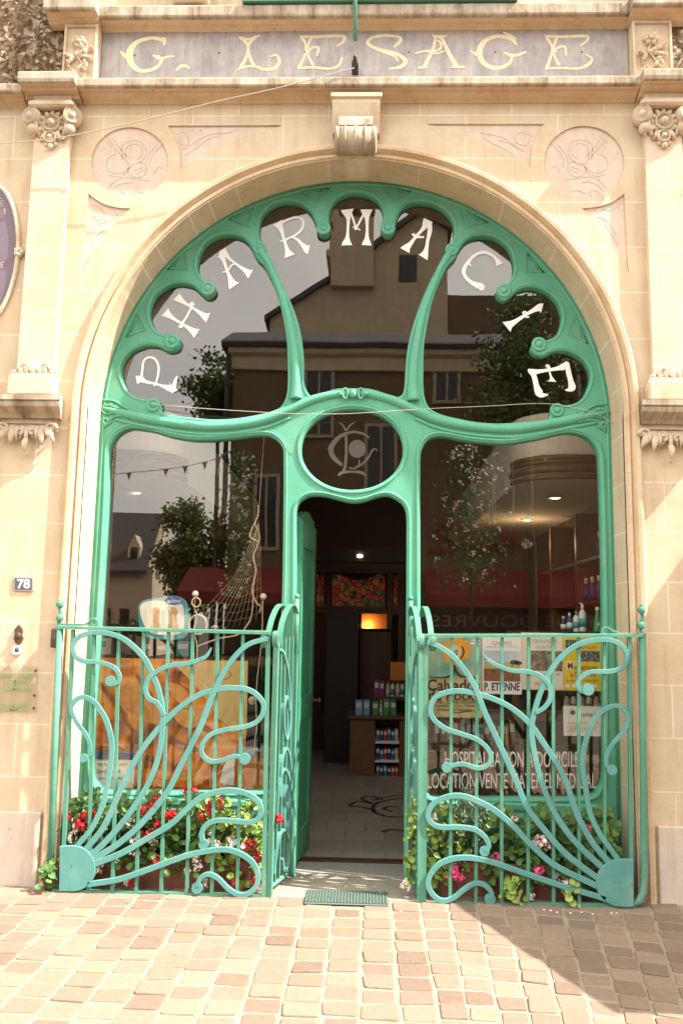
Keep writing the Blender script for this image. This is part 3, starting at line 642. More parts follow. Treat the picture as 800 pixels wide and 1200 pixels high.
# etched monogram in the oval
m = MB(); k = 6.154
for i, st in enumerate([[(505,205,24),(490,190,20),(455,172,24),(385,162,26),(295,195,40),(238,262,52),(232,300,52),(255,350,46),(310,400,30)],[(340,180,26),(342,300,28),(335,400,32),(318,462,30)],[(285,478,20),(310,455,34),(380,448,22),(450,455,34),(482,478,20)],[(290,95,10),(318,112,20),(340,150,20),(372,112,20),(402,92,10)],[(400,420,14),(440,405,20),(490,360,22),(515,320,22),(530,292,20),(556,285,14),(565,300,8)],[(360,418,12),(400,425,20),(435,395,16),(432,360,12)],[(208,290,10),(250,300,14)]]):
    m.rib_px([(x, y, w*0.72) for x, y, w in T(st, 350, 480, k)], FY+0.051, 0.001+0.0003*i, None, 5, 0.05)
m.poly_px([[(350+(420+62*math.cos(a*.3927))/k, 480+(283+66*math.sin(a*.3927))/k) for a in range(16)]], FY+0.0496, FY+0.0508)
m.build('monogram', ETCH, sf)
WHITE2 = simple('worn_white_lettering', (0.62, 0.58, 0.53), 0.6, 0.15, 30)
# white service lettering on the right window
m = MB(); m.text_px('HOSPITALISATION A DOMICILE', (521, 880.5, 678, 899), FY+0.051, 0.0012, 0.0); m.build('lettering', WHITE2, sf)
m = MB(); m.text_px('LOCATION VENTE MATERIEL MEDICAL', (500.5, 906, 698, 924), FY+0.051, 0.0012, 0.0); m.build('lettering', WHITE2, sf)

# ------------------------------------------------------------------ open door leaf
dx0, dx1 = P(347.5, 800, 0.36).x, P(364.5, 800, 0.93).x
dl = thing('open_door', 'dark green wooden door leaf standing open inside the left door post', 'door', (dx0, 0.37, 0.02))
def dpt(u, z, off=0.0): return (dx0+(dx1-dx0)*u+off, 0.37+0.56*u, z)
m = MB(); th = 0.04
top = [(u, 2.32+0.07*math.sin(min(1, u*1.2)*2.6)) for u in [k/10 for k in range(11)]]
ring = [dpt(0, 0.03)]+[dpt(u, z) for u, z in top]+[dpt(1, 0.03)]
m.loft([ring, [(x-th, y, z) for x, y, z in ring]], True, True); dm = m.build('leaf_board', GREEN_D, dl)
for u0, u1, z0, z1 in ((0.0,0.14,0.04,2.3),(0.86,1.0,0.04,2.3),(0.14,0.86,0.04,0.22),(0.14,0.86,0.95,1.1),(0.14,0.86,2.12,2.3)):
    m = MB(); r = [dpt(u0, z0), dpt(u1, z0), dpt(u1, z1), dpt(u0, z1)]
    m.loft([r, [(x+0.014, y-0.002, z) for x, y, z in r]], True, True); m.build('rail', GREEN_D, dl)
m = MB(); p = Vector(dpt(0.93, 1.05, 0.016)); m.lathe(p, (1,0,0), [(0.016,0),(0.016,0.01),(0.008,0.012),(0.008,0.04),(0.018,0.045),(0.018,0.06),(0.001,0.064)], 12)
m.build('door_knob', RUST, dl)
# ------------------------------------------------------------------ iron railings
GY = -0.10
def railing(name, label, pts):
    o = thing(name, label, 'railing', pts, 'wrought iron railings before the shop windows'); return o
def round_disc(q, x, y, r, Y, t):
    k = r*sc(x, y, Y); p = P(x, y, Y); q.poly([[(p.x+k*math.cos(a*.3491), p.z+k*math.sin(a*.3491)) for a in range(18)]], Y-t*0.75, Y, 0.0012)
rl = thing('iron_railing', 'green Art Nouveau iron railing with scrolls before the orange display, left of the door', 'railing', P(190, 1050, GY)*1, 'wrought iron railings before the shop windows')
rr_ = thing('iron_railing', 'green Art Nouveau iron railing with scrolls before the poster window, right of the door', 'railing', P(620, 1061, GY)*1, 'wrought iron railings before the shop windows')
SL = [[(88,1000,9),(92,990,8),(107,972,8),(120,945,8),(126,920,8),(131,887,8),(131,868,8),(127,850,8),(120,835,8),(110,822,7),(100,817,7),(91,819,7),(84,828,7),(86,838,6.5),(93,850,6.5),(101,861,6.5),(106,873,6),(105,885,5.5),(100,888,4)],
 [(94,1004,9),(102,994,9),(120,972,9),(132,948,8.5),(144,920,8.5),(162,886,8.5),(180,861,8.5),(200,839,8.5),(215,826,8),(232,815,8),(250,809,8),(270,806,8),(290,808,8),(302,815,7.5),(309,826,7.5),(307,838,7.5),(299,847,7),(285,852,7),(265,855,7),(247,861,7),(237,873,7),(238,885,7),(247,892,7),(260,891,6.5),(275,886,6),(284,888,5)],
 [(98,1010,9),(110,1000,9),(130,980,9),(150,956,8.5),(167,931,8.5),(177,912,8),(185,890,8),(190,862,8),(191,837,8),(187,812,8),(180,792,8),(170,772,8),(155,756,8),(140,746,7.5),(122,741.5,7.5),(105,742,7.5),(92,747,7),(86,757,7),(89,769,7),(100,775,7),(117,776,6.5),(132,781,6.5),(140,790,6.5),(139,799,6.5),(131,801,8),(126,798,7)],
 [(100,1014,9),(112,1006,9),(140,988,9),(165,966,9),(190,937,9),(200,922,8.5),(212,897,8.5),(225,872,8.5),(237,847,8.5),(247,820,8.5),(260,792,8),(275,770,8),(290,756,7.5),(305,750.5,7),(314,749,6)],
 [(193,838,6),(185,824,7),(175,818,7),(171,807,7),(175,795,7),(185,786.5,7),(200,780,7),(217,778,7),(232,774,6.5),(242,769,5.5),(248,759,2)],
 [(102,1020,9),(112,1012,9),(142,1000,9),(170,984,8.5),(200,966,8.5),(215,952,8.5),(232,937,8.5),(250,929,8.5),(270,926,8.5),(287,929,8),(300,936,8),(306,947,8),(304,957,8),(295,963,7.5),(277,962,7.5),(257,961,7.5),(244,965,7.5),(237,975,7.5),(238,986,8)],
 [(104,1036,8),(110,1035,8),(140,1030,8),(170,1020,8),(200,1009,8),(220,1002,8),(242,997,8),(265,995,8),(282,1000,8),(295,1009,8),(302,1022,8),(301,1036,7.5),(292,1046,7.5),(280,1048,7),(267,1040,7),(255,1028,7),(244,1024,7),(235,1029,7),(232,1038,7)]]
SR = [[(728,1014,9),(722,1005,8),(702,977,8),(690,950,8),(685,920,8),(682,898,8),(684,875,8),(692,850,8),(705,833,7.5),(720,827,7),(730,831,7),(735,842,7),(730,857,7),(717,872,6.5),(710,885,6.5),(710,897,6.5),(715,901,6)],
 [(720,1018,9),(710,1007,9),(692,985,9),(675,953,9),(664,920,8.5),(655,900,8.5),(637,872,8.5),(620,848,8.5),(600,830.5,8),(580,820,8),(562,814,8),(542,810,8),(525,811,8),(510,817,7.5),(504,830,7.5),(508,843,7.5),(522,854,7.5),(540,860,7),(557,866,7),(570,876,7),(575,888,7),(570,897,7),(558,900,7),(542,895,6.5),(526,898,6)],
 [(712,1022,9),(700,1012,9),(672,985,9),(650,954,8.5),(636,922,8.5),(627,890,8),(622,857,8),(626,832,8),(635,805,8),(647,782,8),(662,765,8),(680,754,8),(700,750,7.5),(717,751,7.5),(730,759,7),(734,772,7),(727,783,7),(712,787,7),(692,787.5,6.5),(680,794,6.5),(676,802,6.5),(681,810,7),(689,808,8)],
 [(708,1034,9),(697,1027,9),(662,1000,9),(637,972,9),(617,946,8.5),(602,910,8.5),(590,884,8.5),(580,862,8.5),(567,834,8.5),(557,807,8),(545,787,8),(530,769,8),(512,756.5,7),(500,753,6)],
 [(627,835,6),(637,829,7),(644,817,7),(642,802,7),(632,792,7),(617,787,7),(600,786,6.5),(585,781,6),(572,774,5),(566,767,2)],
 [(708,1042,9),(697,1037,9),(650,1014,8.5),(622,990,8.5),(600,967,8.5),(580,950,8.5),(560,939,8.5),(540,932.5,8.5),(522,934,8),(508,941,8),(501,953,8),(505,964,7.5),(517,969,7.5),(537,969,7.5),(555,971.5,7.5),(567,980,7.5),(572,990,7),(568,997,7)],
 [(708,1053,8),(700,1050,8),(665,1040,8),(632,1029,8),(600,1018,8),(580,1011,8),(557,1005.5,8),(535,1005,8),(516,1011,8),(505,1022,8),(501,1035,8),(506,1047,7.5),(517,1055,7.5),(530,1052,7),(543,1042,7),(555,1035,7),(566,1036,7),(575,1045,7),(574,1053,7)]]
def gate(root, strands, bars, plate, rail, foot, post, blobs):
    for i, st in enumerate(strands):
        m = MB(); m.rib_px([(x, y, w*0.79) for x, y, w in st], GY-0.012, 0.009+0.0015*i, None, 5, 0.08); 
        for bl in blobs:
            if bl[0] == i: round_disc(m, bl[1], bl[2], bl[3], GY-0.012, 0.02)
        m.build('scroll', IRON_T, root)
    for (xt, yt, xb, yb, w) in bars:
        m = MB(); a, b = P(xt, yt, GY), P(xb, yb, GY); h = w*sc(xt, yt, GY)/2
        m.loft([[(c.x-h, GY-h, c.z), (c.x+h, GY-h, c.z), (c.x+h, GY+h, c.z), (c.x-h, GY+h, c.z)] for c in (b, a)], True, True); m.build('bar', IRON_G, root)
    m = MB(); m.poly_px([plate], GY-0.03, GY-0.006, 0.004); m.build('corner_plate', IRON_T, root)
    m = MB(); a, b = P(*rail[0], GY), P(*rail[1], GY)
    m.loft([[(c.x, GY-0.022, c.z-0.011), (c.x, GY-0.022, c.z+0.007), (c.x, GY-0.014, c.z+0.011), (c.x, GY+0.014, c.z+0.011), (c.x, GY+0.022, c.z+0.007), (c.x, GY+0.022, c.z-0.011)] for c in (a, b)], True, True); m.build('top_rail', IRON_G, root)
    m = MB(); a, b = P(*foot[0], GY), P(*foot[1], GY)
    m.loft([[(c.x, GY-0.012, c.z-0.014), (c.x, GY-0.012, c.z+0.014), (c.x, GY+0.012, c.z+0.014), (c.x, GY+0.012, c.z-0.014)] for c in (a, b)], True, True); m.build('bottom_rail', IRON_G, root)
    m = MB(); m.tube([P(x, y, GY) for x, y in post], 0.021, 10); m.build('post', IRON_G, root)
platL = [(70,992),(85,991)]+[(85+27*math.sin(a*math.pi/16), 1018-27*math.cos(a*math.pi/16)) for a in range(1, 16)]+[(85,1045),(69,1045)]
platR = [(742,1007),(727,1007)]+[(727-29*math.sin(a*math.pi/16), 1035-28*math.cos(a*math.pi/16)) for a in range(1, 16)]+[(727,1063),(742,1063)]
barsL = [(86,738,73,1046,4.2),(111,739,104,1046,3.6),(140,739,132,1046,3.6),(169,740,160,1047,3.6),(197.5,740,189,1048,3.6),(226,741,219,1049,3.6),(255.5,741,248,1050,3.6),(285,742,278,1050,3.6),(314.5,741,309,1057,5)]
barsR = [(499,744,496,1065,5),(529,746,527,1060,3.6),(559,746,557,1060,3.6),(588,746,587,1060,3.6),(619,746,618,1060,3.6),(647.5,746,648,1060,3.6),(677.5,746,678,1060,3.6),(707.5,746,708,1060,3.2),(736.5,746,739,1062,4.2)]
gate(rl, SL, barsL, platL, ((67,735),(317,741.5)), ((62,1044.5),(312,1051)), [(71,733),(64,890),(58.5,1040)], [(0,99,888,5),(1,287,889,6.5),(2,130,798,6),(5,239,989,6),(6,231.5,1040,6.5)])
gate(rr_, SR, barsR, platR, ((496,745),(755,744.5)), ((494,1060),(745,1061)), [(752,744),(753,890),(754,1030),(753,1045),(748,1056),(738,1060.5)], [(0,716,902,6),(1,523,899,6),(2,688,808,7),(5,567,997,6),(6,573.5,1053,6.5)])
# scroll finials on the outer posts and small curls on the rails
for root, pts, Y in ((rl, [(70.5,735),(69,724),(71.5,716),(69,708),(70.5,703)], GY), (rr_, [(752,744),(750,733),(753,724),(750.5,715),(752,709)], GY)):
    m = MB(); m.tube_px(pts, Y, 0.013, 5); 
    for j in (1, 3): m.lathe(P(pts[j][0]+1, pts[j][1], Y-0.022), (0,-1,0), [(0.022,-0.02),(0.022,0.004),(0.016,0.008),(0.001,0.008)], 12)
    m.build('finial', IRON_G, root)
for root, pts in ((rl, [(72,731.5),(98,732),(105,729),(110,725),(115,728),(113,733),(108,732)]), (rr_, [(724,742),(716,739),(710,735.5),(705,737),(704,742),(708,743.5)])):
    m = MB(); m.rib_px(pts, GY+0.01, 0.02, 2.6, 5, 0.1); m.build('curl', IRON_G, root)
m = MB(); m.box(*(lambda a: (a.x-0.03, a.x+0.02, -0.06, 0.005, a.z-0.09, a.z+0.03))(P(66, 742, -0.05)), 0.006); m.build('wall_bracket', RUST, rl)

# inner leaves, folded back towards the door posts
def inner(label, A, B, xs, zt, par_grp, sgn):
    o = thing('iron_gate', label, 'gate', (A[0], A[1], 0), par_grp)
    ux, uy = B[0]-A[0], B[1]-A[1]; L = math.hypot(ux, uy)
    pt = lambda u, z, off=0.0: Vector((A[0]+ux*u+uy/L*off*-1, A[1]+uy*u+ux/L*off, z))
    def bar(u, z0, z1, h, nm='bar'):
        m = MB(); d = Vector((ux/L, uy/L, 0))*h; w = Vector((-uy/L, ux/L, 0))*h
        m.loft([[pt(u, z)-d-w, pt(u, z)+d-w, pt(u, z)+d+w, pt(u, z)-d+w] for z in (z0, z1)], True, True); m.build(nm, IRON_G, o)
    bar(0.0, 0.0, zt, 0.015, 'post'); bar(1.0, 0.03, zt+0.03, 0.015, 'post')
    for u in (0.22, 0.42, 0.62, 0.82): bar(u, 0.06, zt+0.02*u, 0.007)
    m = MB(); m.tube([pt(0, 0.05), pt(1, 0.05)], 0.014, 8); m.build('bottom_rail', IRON_G, o)
    def strip(pl, w, mat, nm):
        m = MB(); q = catmull(pl, 6); W_ = Vector((-uy/L, ux/L, 0)); rings = []
        for i, (u, z) in enumerate(q):
            a, b = Vector((q[max(i-1,0)][0]*L, q[max(i-1,0)][1])), Vector((q[min(i+1,len(q)-1)][0]*L, q[min(i+1,len(q)-1)][1]))
            t = (b-a).normalized(); nn = Vector((-t.y, t.x)); d = Vector((ux/L*nn.x, uy/L*nn.x, nn.y))*0.008
            c = pt(u, z); rings.append([c-W_*w-d, c+W_*w-d, c+W_*w+d, c-W_*w+d])
        m.loft(rings, True, True); return m.build(nm, mat, o)
    def scr(pl, nm='scroll'): strip(pl, 0.016, IRON_T, nm)
    scr([(0.02,zt-0.06),(0.3,zt-0.09),(0.6,zt-0.25),(0.72,zt-0.5),(0.6,zt-0.62),(0.42,zt-0.55),(0.4,zt-0.42),(0.55,zt-0.36),(0.66,zt-0.45)])
    scr([(0.3,zt-0.95),(0.35,zt-0.75),(0.6,zt-0.68),(0.85,zt-0.82),(0.85,zt-1.0),(0.66,zt-1.06),(0.55,zt-0.98),(0.62,zt-0.9)])
    scr([(0.15,0.4),(0.25,0.62),(0.5,0.7),(0.8,0.6),(0.88,0.42),(0.7,0.32),(0.55,0.38),(0.58,0.48)])
    scr([(0.1,0.12),(0.3,0.3),(0.6,0.33),(0.85,0.22),(0.8,0.1),(0.6,0.09),(0.5,0.17)])
    # two arched straps over the top
    for off in (0.0, 0.075*sgn):
        m = MB(); W_ = Vector((-uy/L, ux/L, 0)); rings = []
        q = catmull([(1.0,zt+0.16),(0.82,zt+0.215),(0.55,zt+0.20),(0.28,zt+0.12),(0.12,zt+0.02),(0.06,zt-0.035),(0.0,zt-0.05),(-0.08,zt-0.02),(-0.08,zt+0.03),(0.0,zt+0.045)], 6)
        for i, (u, z) in enumerate(q):
            a, b = q[max(i-1,0)], q[min(i+1,len(q)-1)]; t = Vector(((b[0]-a[0])*L, b[1]-a[1])).normalized(); nn = Vector((-t.y, t.x))
            d = Vector((ux/L*nn.x, uy/L*nn.x, nn.y))*0.0055; c = pt(u, z, off); rings.append([c-W_*0.017-d, c+W_*0.017-d, c+W_*0.017+d, c-W_*0.017+d])
        m.loft(rings, True, True); m.build('arched_strap', IRON_G, o)
    m = MB(); m.tube([pt(1.0, zt-0.1), pt(1.0, zt+0.26)], 0.017, 8); m.ball(pt(1.0, zt+0.275), 0.019); m.build('standard', IRON_G, o)
zg = P(320, 745, GY).z
aL, bL = P(320, 900, GY), P(343, 900, 0.25); aR, bR = P(492, 900, GY), P(479.5, 900, 0.25)
inner('narrow green iron gate folded back beside the open door, on its left', (aL.x, GY), (bL.x, 0.25), 0, zg-0.02, 'narrow gates folded back at the entrance', 1)
inner('narrow green iron gate folded back beside the counter view, right of the doorway', (aR.x, GY), (bR.x, 0.25), 0, zg-0.02, 'narrow gates folded back at the entrance', -1)

# ------------------------------------------------------------------ small things on the wall
o = thing('house_number', 'small grey-blue enamel plate reading 78 in white', 'sign', P(28, 684, 0))
m = MB(); m.poly_px([[(16,676.5),(17.5,675),(38,675.5),(39.8,677),(39.5,692),(38,693.5),(17,692.5),(15.5,691)]], -0.008, -0.001, 0.003); m.build('rim', simple('plate_rim', (0.36, 0.33, 0.31), 0.4, 0.1), o)
m = MB(); m.poly_px([[(18,677.5),(37.5,678),(37.5,691),(17.8,690.3)]], -0.0105, -0.008); m.build('plate', simple('enamel_blue', (0.085, 0.085, 0.13), 0.3, 0.1), o)
m = MB(); m.text_px('78', (20.5, 678.7, 35.5, 689.6), -0.0105, 0.0015, 0.02); m.build('numerals', WHITE, o)
o = thing('door_bell', 'rusty oval bell pull plate above a round white push button', 'bell', P(22, 750, 0))
m = MB(); m.poly_px([[(22,731.5),(25,735),(27,738),(26,743),(27.5,748),(25,753),(21.5,756),(18,753),(16,748),(17.5,743),(16.5,738),(19,735)]], -0.014, 0.0, 0.005); m.ball(P(22, 745, -0.016), 0.018, 0.015, 0.022); m.build('bell_plate', RUST, o)
m = MB(); c = P(20.5, 762, 0); m.lathe(c, (0,-1,0), [(0.034,0),(0.034,0.006),(0.028,0.014),(0.018,0.012),(0.016,0.008),(0.001,0.008)], 20); m.build('push_button', WHITEP, o)
m = MB(); m.lathe(c+Vector((0,-0.0085,0)), (0,-1,0), [(0.011,0),(0.010,0.006),(0.001,0.008)], 12); m.build('button', BLACK, o)
def clear(): return glazed('clear_acrylic', (0.96,0.96,0.94), 0.03, (1,1,1))
o = thing('name_plaque', 'clear plaque with faded green lines of lettering screwed to the wall under the bell', 'plaque', P(15, 805, 0))
m = MB(); m.poly_px([[(-40,778),(45,781),(43,836),(-42,834)]], -0.012, -0.007); m.build('clear_sheet', clear(), o)
m = MB(); gm = simple('faded_green_lettering', (0.28, 0.42, 0.16), 0.7, 0.2)
for tx, b in (('C. BEAUNE, Y. NOEL', (-20, 789, 42, 793.5)), ('E. AMELIN', (8, 795.5, 30, 799.5)), ('PHARMACIENS', (4, 804, 34, 809)), ('G. LECARPENTIER', (-4, 824.5, 32, 829)), ('DIPLOMES', (-30, 830, 34, 833))): m.text_px(tx, b, -0.012, 0.001, 0.01)
m.build('lettering', gm, o)
for x, y in ((42, 786), (40.5, 815), (40, 830)):
    m = MB(); m.lathe(P(x, y, -0.012), (0,-1,0), [(0.008,0),(0.007,0.004),(0.001,0.005)], 10); m.build('screw', RUST, o)
o = thing('oval_sign', 'dark purple oval plaque with pale lettering in a stone rim at the left edge', 'sign', P(-12, 300, 0))
ov = lambda k, Y: [(W(-14, 298, Y)[0]+0.205*k*math.cos(a*math.pi/24), W(-14, 298, Y)[1]+0.48*k*math.sin(a*math.pi/24)) for a in range(48)]
m = MB(); m.poly([ov(1, 0)], -0.012, 0.002); m.build('panel', PURPLE, o)
m = MB(); m.tube([(x, -0.012, z) for x, z in ov(1.03, 0)], 0.016, 8, True); 
for k in range(5): m.ball((W(24, 297)[0]+0.02*math.cos(k*1.26), -0.02, W(24, 297)[1]+0.02*math.sin(k*1.26)), 0.018)
m.build('rim', CARVE, o)
m = MB(); g2 = simple('faded_purple_lettering', (0.42, 0.33, 0.30), 0.7, 0.2)
for tx, b in (('L', (-2, 226, 2.5, 233)), ('E', (1, 235, 5, 242)), ('I', (4.5, 244, 7, 251))): m.text_px(tx, b, -0.012, 0.001)
m.text_px('PHARMACIE', (-44, 307, 5, 314), -0.012, 0.001); m.build('lettering', g2, o)
o = thing('sign_rod', 'green upright metal rod ending before the slate name board, dark clamp below', 'rod', P(416, 0, -0.2))
m = MB(); m.tube([P(416, 47, -0.15), P(416, -80, -0.15)], 0.0145, 10); m.build('rod', IRON_G, o)
m = MB(); c = P(416, 79, -0.05); m.lathe(c, (0,-1,0), [(0.02,0.0),(0.02,0.06),(0.012,0.07),(0.012,0.11),(0.001,0.115)], 12); m.box(c.x-0.022, c.x+0.022, -0.13, -0.01, c.z-0.03, c.z-0.005, 0.004); m.build('clamp', BLACK, o)
o = thing('balcony_rail', 'foot of a green balcony balustrade seen above the upper cornice', 'balcony', P(345, 2, -0.2))
a, b = P(284, 2, -0.13), P(606, 1, -0.13)
m = MB(); m.box(a.x, b.x, -0.15, -0.11, a.z-0.012, a.z+0.012, 0.003); m.build('rail', IRON_G, o)
for k in range(18):
    x = a.x+0.02+(b.x-a.x-0.04)*k/17; m = MB(); m.box(x-0.012, x+0.012, -0.14, -0.12, a.z+0.01, a.z+0.85); m.build('baluster', IRON_G, o)
m = MB(); m.box(a.x-0.02, b.x+0.02, -0.16, -0.10, a.z+0.85, a.z+0.9, 0.004); m.build('handrail', IRON_G, o)
# cables
m = MB(); m.tube([P(x, y, Y) for x, y, Y in catmull([(-60,172,-.10),(0,168,-.10),(50,164,-.13),(100,156,-.13),(160,143,-.15),(250,120,-.17),(330,102,-.17),(406,82,-.15),(413,80,-.15)], 6)], 0.0038, 6)
tag(m.build('cable', CABLE), 'pale cable drooping across the left wall to the clamp under the green rod', 'cable')
m = MB(); m.tube([P(x, y, Y) for x, y, Y in catmull([(176,473,FY-.02),(230,478,FY-.05),(290,482,FY-.06),(350,485,FY-.06),(413,484.5,FY-.06),(500,479,FY-.06),(570,476,FY-.05),(640,473,FY-.02),(690,482,FY-.02),(716,495,FY-.02)], 6)]+[P(x, y, Y) for x, y, Y in catmull([(718,494,0.02),(728,486,-.04),(740,483,-.04),(752,481,-.005)], 5)], 0.0022, 6)
tag(m.build('wire', CABLE), 'thin pale wire strung across the green fanlight just above the oval', 'wire')
# ------------------------------------------------------------------ ground
random.seed(11)
PAV = tinted('paving_setts', (0.175, 0.124, 0.091), (0.265, 0.194, 0.141), 0.85, 26, 0.3, 0.5)
m = MB(); US, VS = 0.164, 0.146
def pmap(u, v):
    if u <= 0.3: return (u, v)
    a = (u-0.3)/6.0; r = 6.1+v
    return (0.3+r*math.sin(a), -6.1+r*math.cos(a))
for i in range(-34, 40):
    u0 = -0.01+i*US; off = random.uniform(0, VS)
    for j in range(-1, 36):
        v1 = 0.12-j*VS+off*0.98; v0 = v1-VS
        v1 = min(v1, 0.02 if abs(u0+0.1) > 1.75 else -0.11 if -0.47 < u0+0.08 < 0.34 else 0.26)
        if v1-v0 < 0.035: continue
        g = random.uniform(0.006, 0.0105); zt = random.uniform(-0.004, 0.004); tx, ty = random.uniform(-.025, .025), random.uniform(-.025, .025)
        m.t = max(0, min(1, random.gauss(0.6, 0.3)))
        cs = [(u0+g, v0+g), (u0+US-g, v0+g), (u0+US-g, v1-g), (u0+g, v1-g)]
        cs = [(a+random.uniform(-.008,.008), b+random.uniform(-.008,.008)) for a, b in cs]
        mu, mv = u0+US/2, (v0+v1)/2
        def ring(k, dz):
            o = []
            for q, (a, b) in enumerate(cs):
                na, nb = cs[(q+1) % 4]; pa, pb = cs[q-1]
                for (ta, tb) in ((a+(pa-a)*0.06, b+(pb-b)*0.06), (a+(na-a)*0.06, b+(nb-b)*0.06)):
                    x, y = pmap(mu+(ta-mu)*k, mv+(tb-mv)*k)
                    o.append((x, y, zt+dz+(ta-mu)*tx+(tb-mv)*ty))
            return o
        m.loft([ring(1.0, -0.03), ring(1.0, -0.0065), ring(0.975, -0.0015), ring(0.92, 0.0)], True, True)
struct(m.build('pavement', PAV))
JOINT = simple('sandy_joints', (0.28, 0.225, 0.165), 0.95, 0.3, 14, 0.3)
m = MB(); m.add([(-5.6,-5.3,-0.0055),(6.3,-5.3,-0.0055),(6.3,0.29,-0.0055),(-5.6,0.29,-0.0055)], [(0,1,2,3)]); struct(m.build('paving_bed', JOINT))
def street():
    k = NT('street_setts'); o = k.obj(); br = k.n('ShaderNodeTexBrick'); k.l(o, br.inputs['Vector']); br.inputs['Scale'].default_value = 1
    br.inputs['Brick Width'].default_value = 0.17; br.inputs['Row Height'].default_value = 0.15; br.inputs['Mortar Size'].default_value = 0.009
    br.inputs['Color1'].default_value = (0.055,0.048,0.042,1); br.inputs['Color2'].default_value = (0.075,0.065,0.055,1); br.inputs['Mortar'].default_value = (0.08,0.07,0.06,1)
    k.col(br.outputs['Color']); return k.set(0.9)
m = MB(); m.add([(-300,-300,-0.03),(300,-300,-0.03),(300,300,-0.03),(-300,300,-0.03)], [(0,1,2,3)]); struct(m.build('street', street()))
STEP = simple('threshold_stone', (0.30, 0.25, 0.20), 0.85, 0.2, 18, 0.3)
gx0, gx1 = P(322, 1050, -0.1).x, P(490, 1060, -0.1).x
m = MB(); m.box(gx0-0.05, gx1+0.05, -0.105, 0.30, -0.05, 0.004, 0.004); struct(m.build('threshold', STEP))
def terrazzo():
    k = NT('speckled_granite'); f = k.noise(160, 3, 0.7); k.col(k.ramp(f, [(0.35,(0.10,0.09,0.08)),(0.5,(0.27,0.25,0.22)),(0.65,(0.42,0.39,0.34))])); return k.set(0.7)
dxa, dxb = P(347, 1000, 0.3).x, P(474, 1000, 0.3).x
m = MB(); m.box(dxa-0.02, dxb+0.02, 0.30, 0.60, -0.05, 0.014); struct(m.build('sill_step', terrazzo()))
m = MB(); m.box(-2.0, 2.0, 0.60, 0.66, -0.05, 0.03); struct(m.build('floor_strip', simple('dark_wood_strip', (0.05,0.028,0.018), 0.5)))
def tiles():
    k = NT('interior_tiles'); o = k.obj(); br = k.n('ShaderNodeTexBrick'); k.l(o, br.inputs['Vector']); br.inputs['Scale'].default_value = 1
    br.inputs['Brick Width'].default_value = 0.30; br.inputs['Row Height'].default_value = 0.30; br.inputs['Mortar Size'].default_value = 0.004; br.offset = 0.5
    br.inputs['Color1'].default_value = (0.27,0.235,0.19,1); br.inputs['Color2'].default_value = (0.34,0.30,0.24,1); br.inputs['Mortar'].default_value = (0.2,0.17,0.14,1)
    k.col(k.mix(0.6, br.outputs['Color'], k.ramp(k.noise(40, 4), [(0.3,(0.7,0.7,0.7)),(0.7,(1.1,1.1,1.1))]), 'MULTIPLY')); return k.set(0.4)
m = MB(); m.box(-2.05, 2.05, 0.66, 5.7, -0.05, 0.012); fl = struct(m.build('shop_floor', tiles()))
m = MB()
def fl_rib(pts, w):
    q = catmull([tuple(PZ(x, y, 0.0135).xy) for x, y in pts], 6); L = []
    for i, p in enumerate(q):
        a, b = q[max(i-1,0)], q[min(i+1,len(q)-1)]; t = Vector((b[0]-a[0], b[1]-a[1])).normalized(); n_ = Vector((-t.y, t.x))*w
        L.append([(p[0]+n_.x, p[1]+n_.y, 0.0135), (p[0]-n_.x, p[1]-n_.y, 0.0135)])
    b = len(m.v); m.v += [Vector(v) for r in L for v in r]
    for i in range(len(L)-1): m.f.append([b+2*i, b+2*i+1, b+2*i+3, b+2*i+2]); m.sm.append(False); m.tint.append(0.5); m.mi.append(0)
for pts in ([(474,957),(455,957),(438,951),(440,942),(458,937),(474,935)],[(440,950),(425,946),(410,944),(420,939),(436,942)],[(436,942),(424,936),(434,933),(448,937)],[(470,932),(452,934),(438,938)],[(468,946),(456,945),(450,948),(460,951)],[(474,974),(458,972),(448,975)]): fl_rib(pts, 0.02)
struct(m.build('floor_ornament', simple('dark_floor_inlay', (0.05,0.03,0.022), 0.5)))
mt = thing('door_mat', 'dark green door mat let into the threshold stone at the entrance', 'mat', PZ(405, 1050, 0))
a, b, c, d = PZ(356,1058,0.01), PZ(455,1060,0.01), PZ(452,1045,0.01), PZ(360,1043,0.01)
m = MB(); m.box(a.x, b.x, a.y, c.y, 0.003, 0.010, 0.003); m.build('border', simple('mat_border', (0.10,0.13,0.11), 0.7), mt)
m = MB()
for k in range(26):
    x = a.x+0.01+(b.x-a.x-0.02)*k/25; m.box(x-0.005, x+0.005, a.y+0.01, c.y-0.01, 0.0102, 0.016)
m.build('bristles', simple('mat_bristles', (0.075,0.115,0.09), 0.95, 0.4, 80), mt)
m = MB(); random.seed(4); petal_w = simple('white_petals', (0.75,0.66,0.62), 0.7, 0.1)
for x, y in ((645,1067),(652,1069),(660,1066),(668,1070),(690,1069),(694,1071),(681,1069),(716,1070),(722,1070),(637,1066),(150,1056),(120,1060),(300,1066),(470,1068),(700,1066)):
    p = PZ(x, y, 0.006); m.leaf(p, (random.uniform(-.3,.3), random.uniform(-.3,.3), 1), 0.009, 5, 0.3)
o = m.build('fallen_petals', petal_w); o['kind'] = 'stuff'; tag(o, 'scattering of small white petals fallen along the foot of the railings', 'petals')

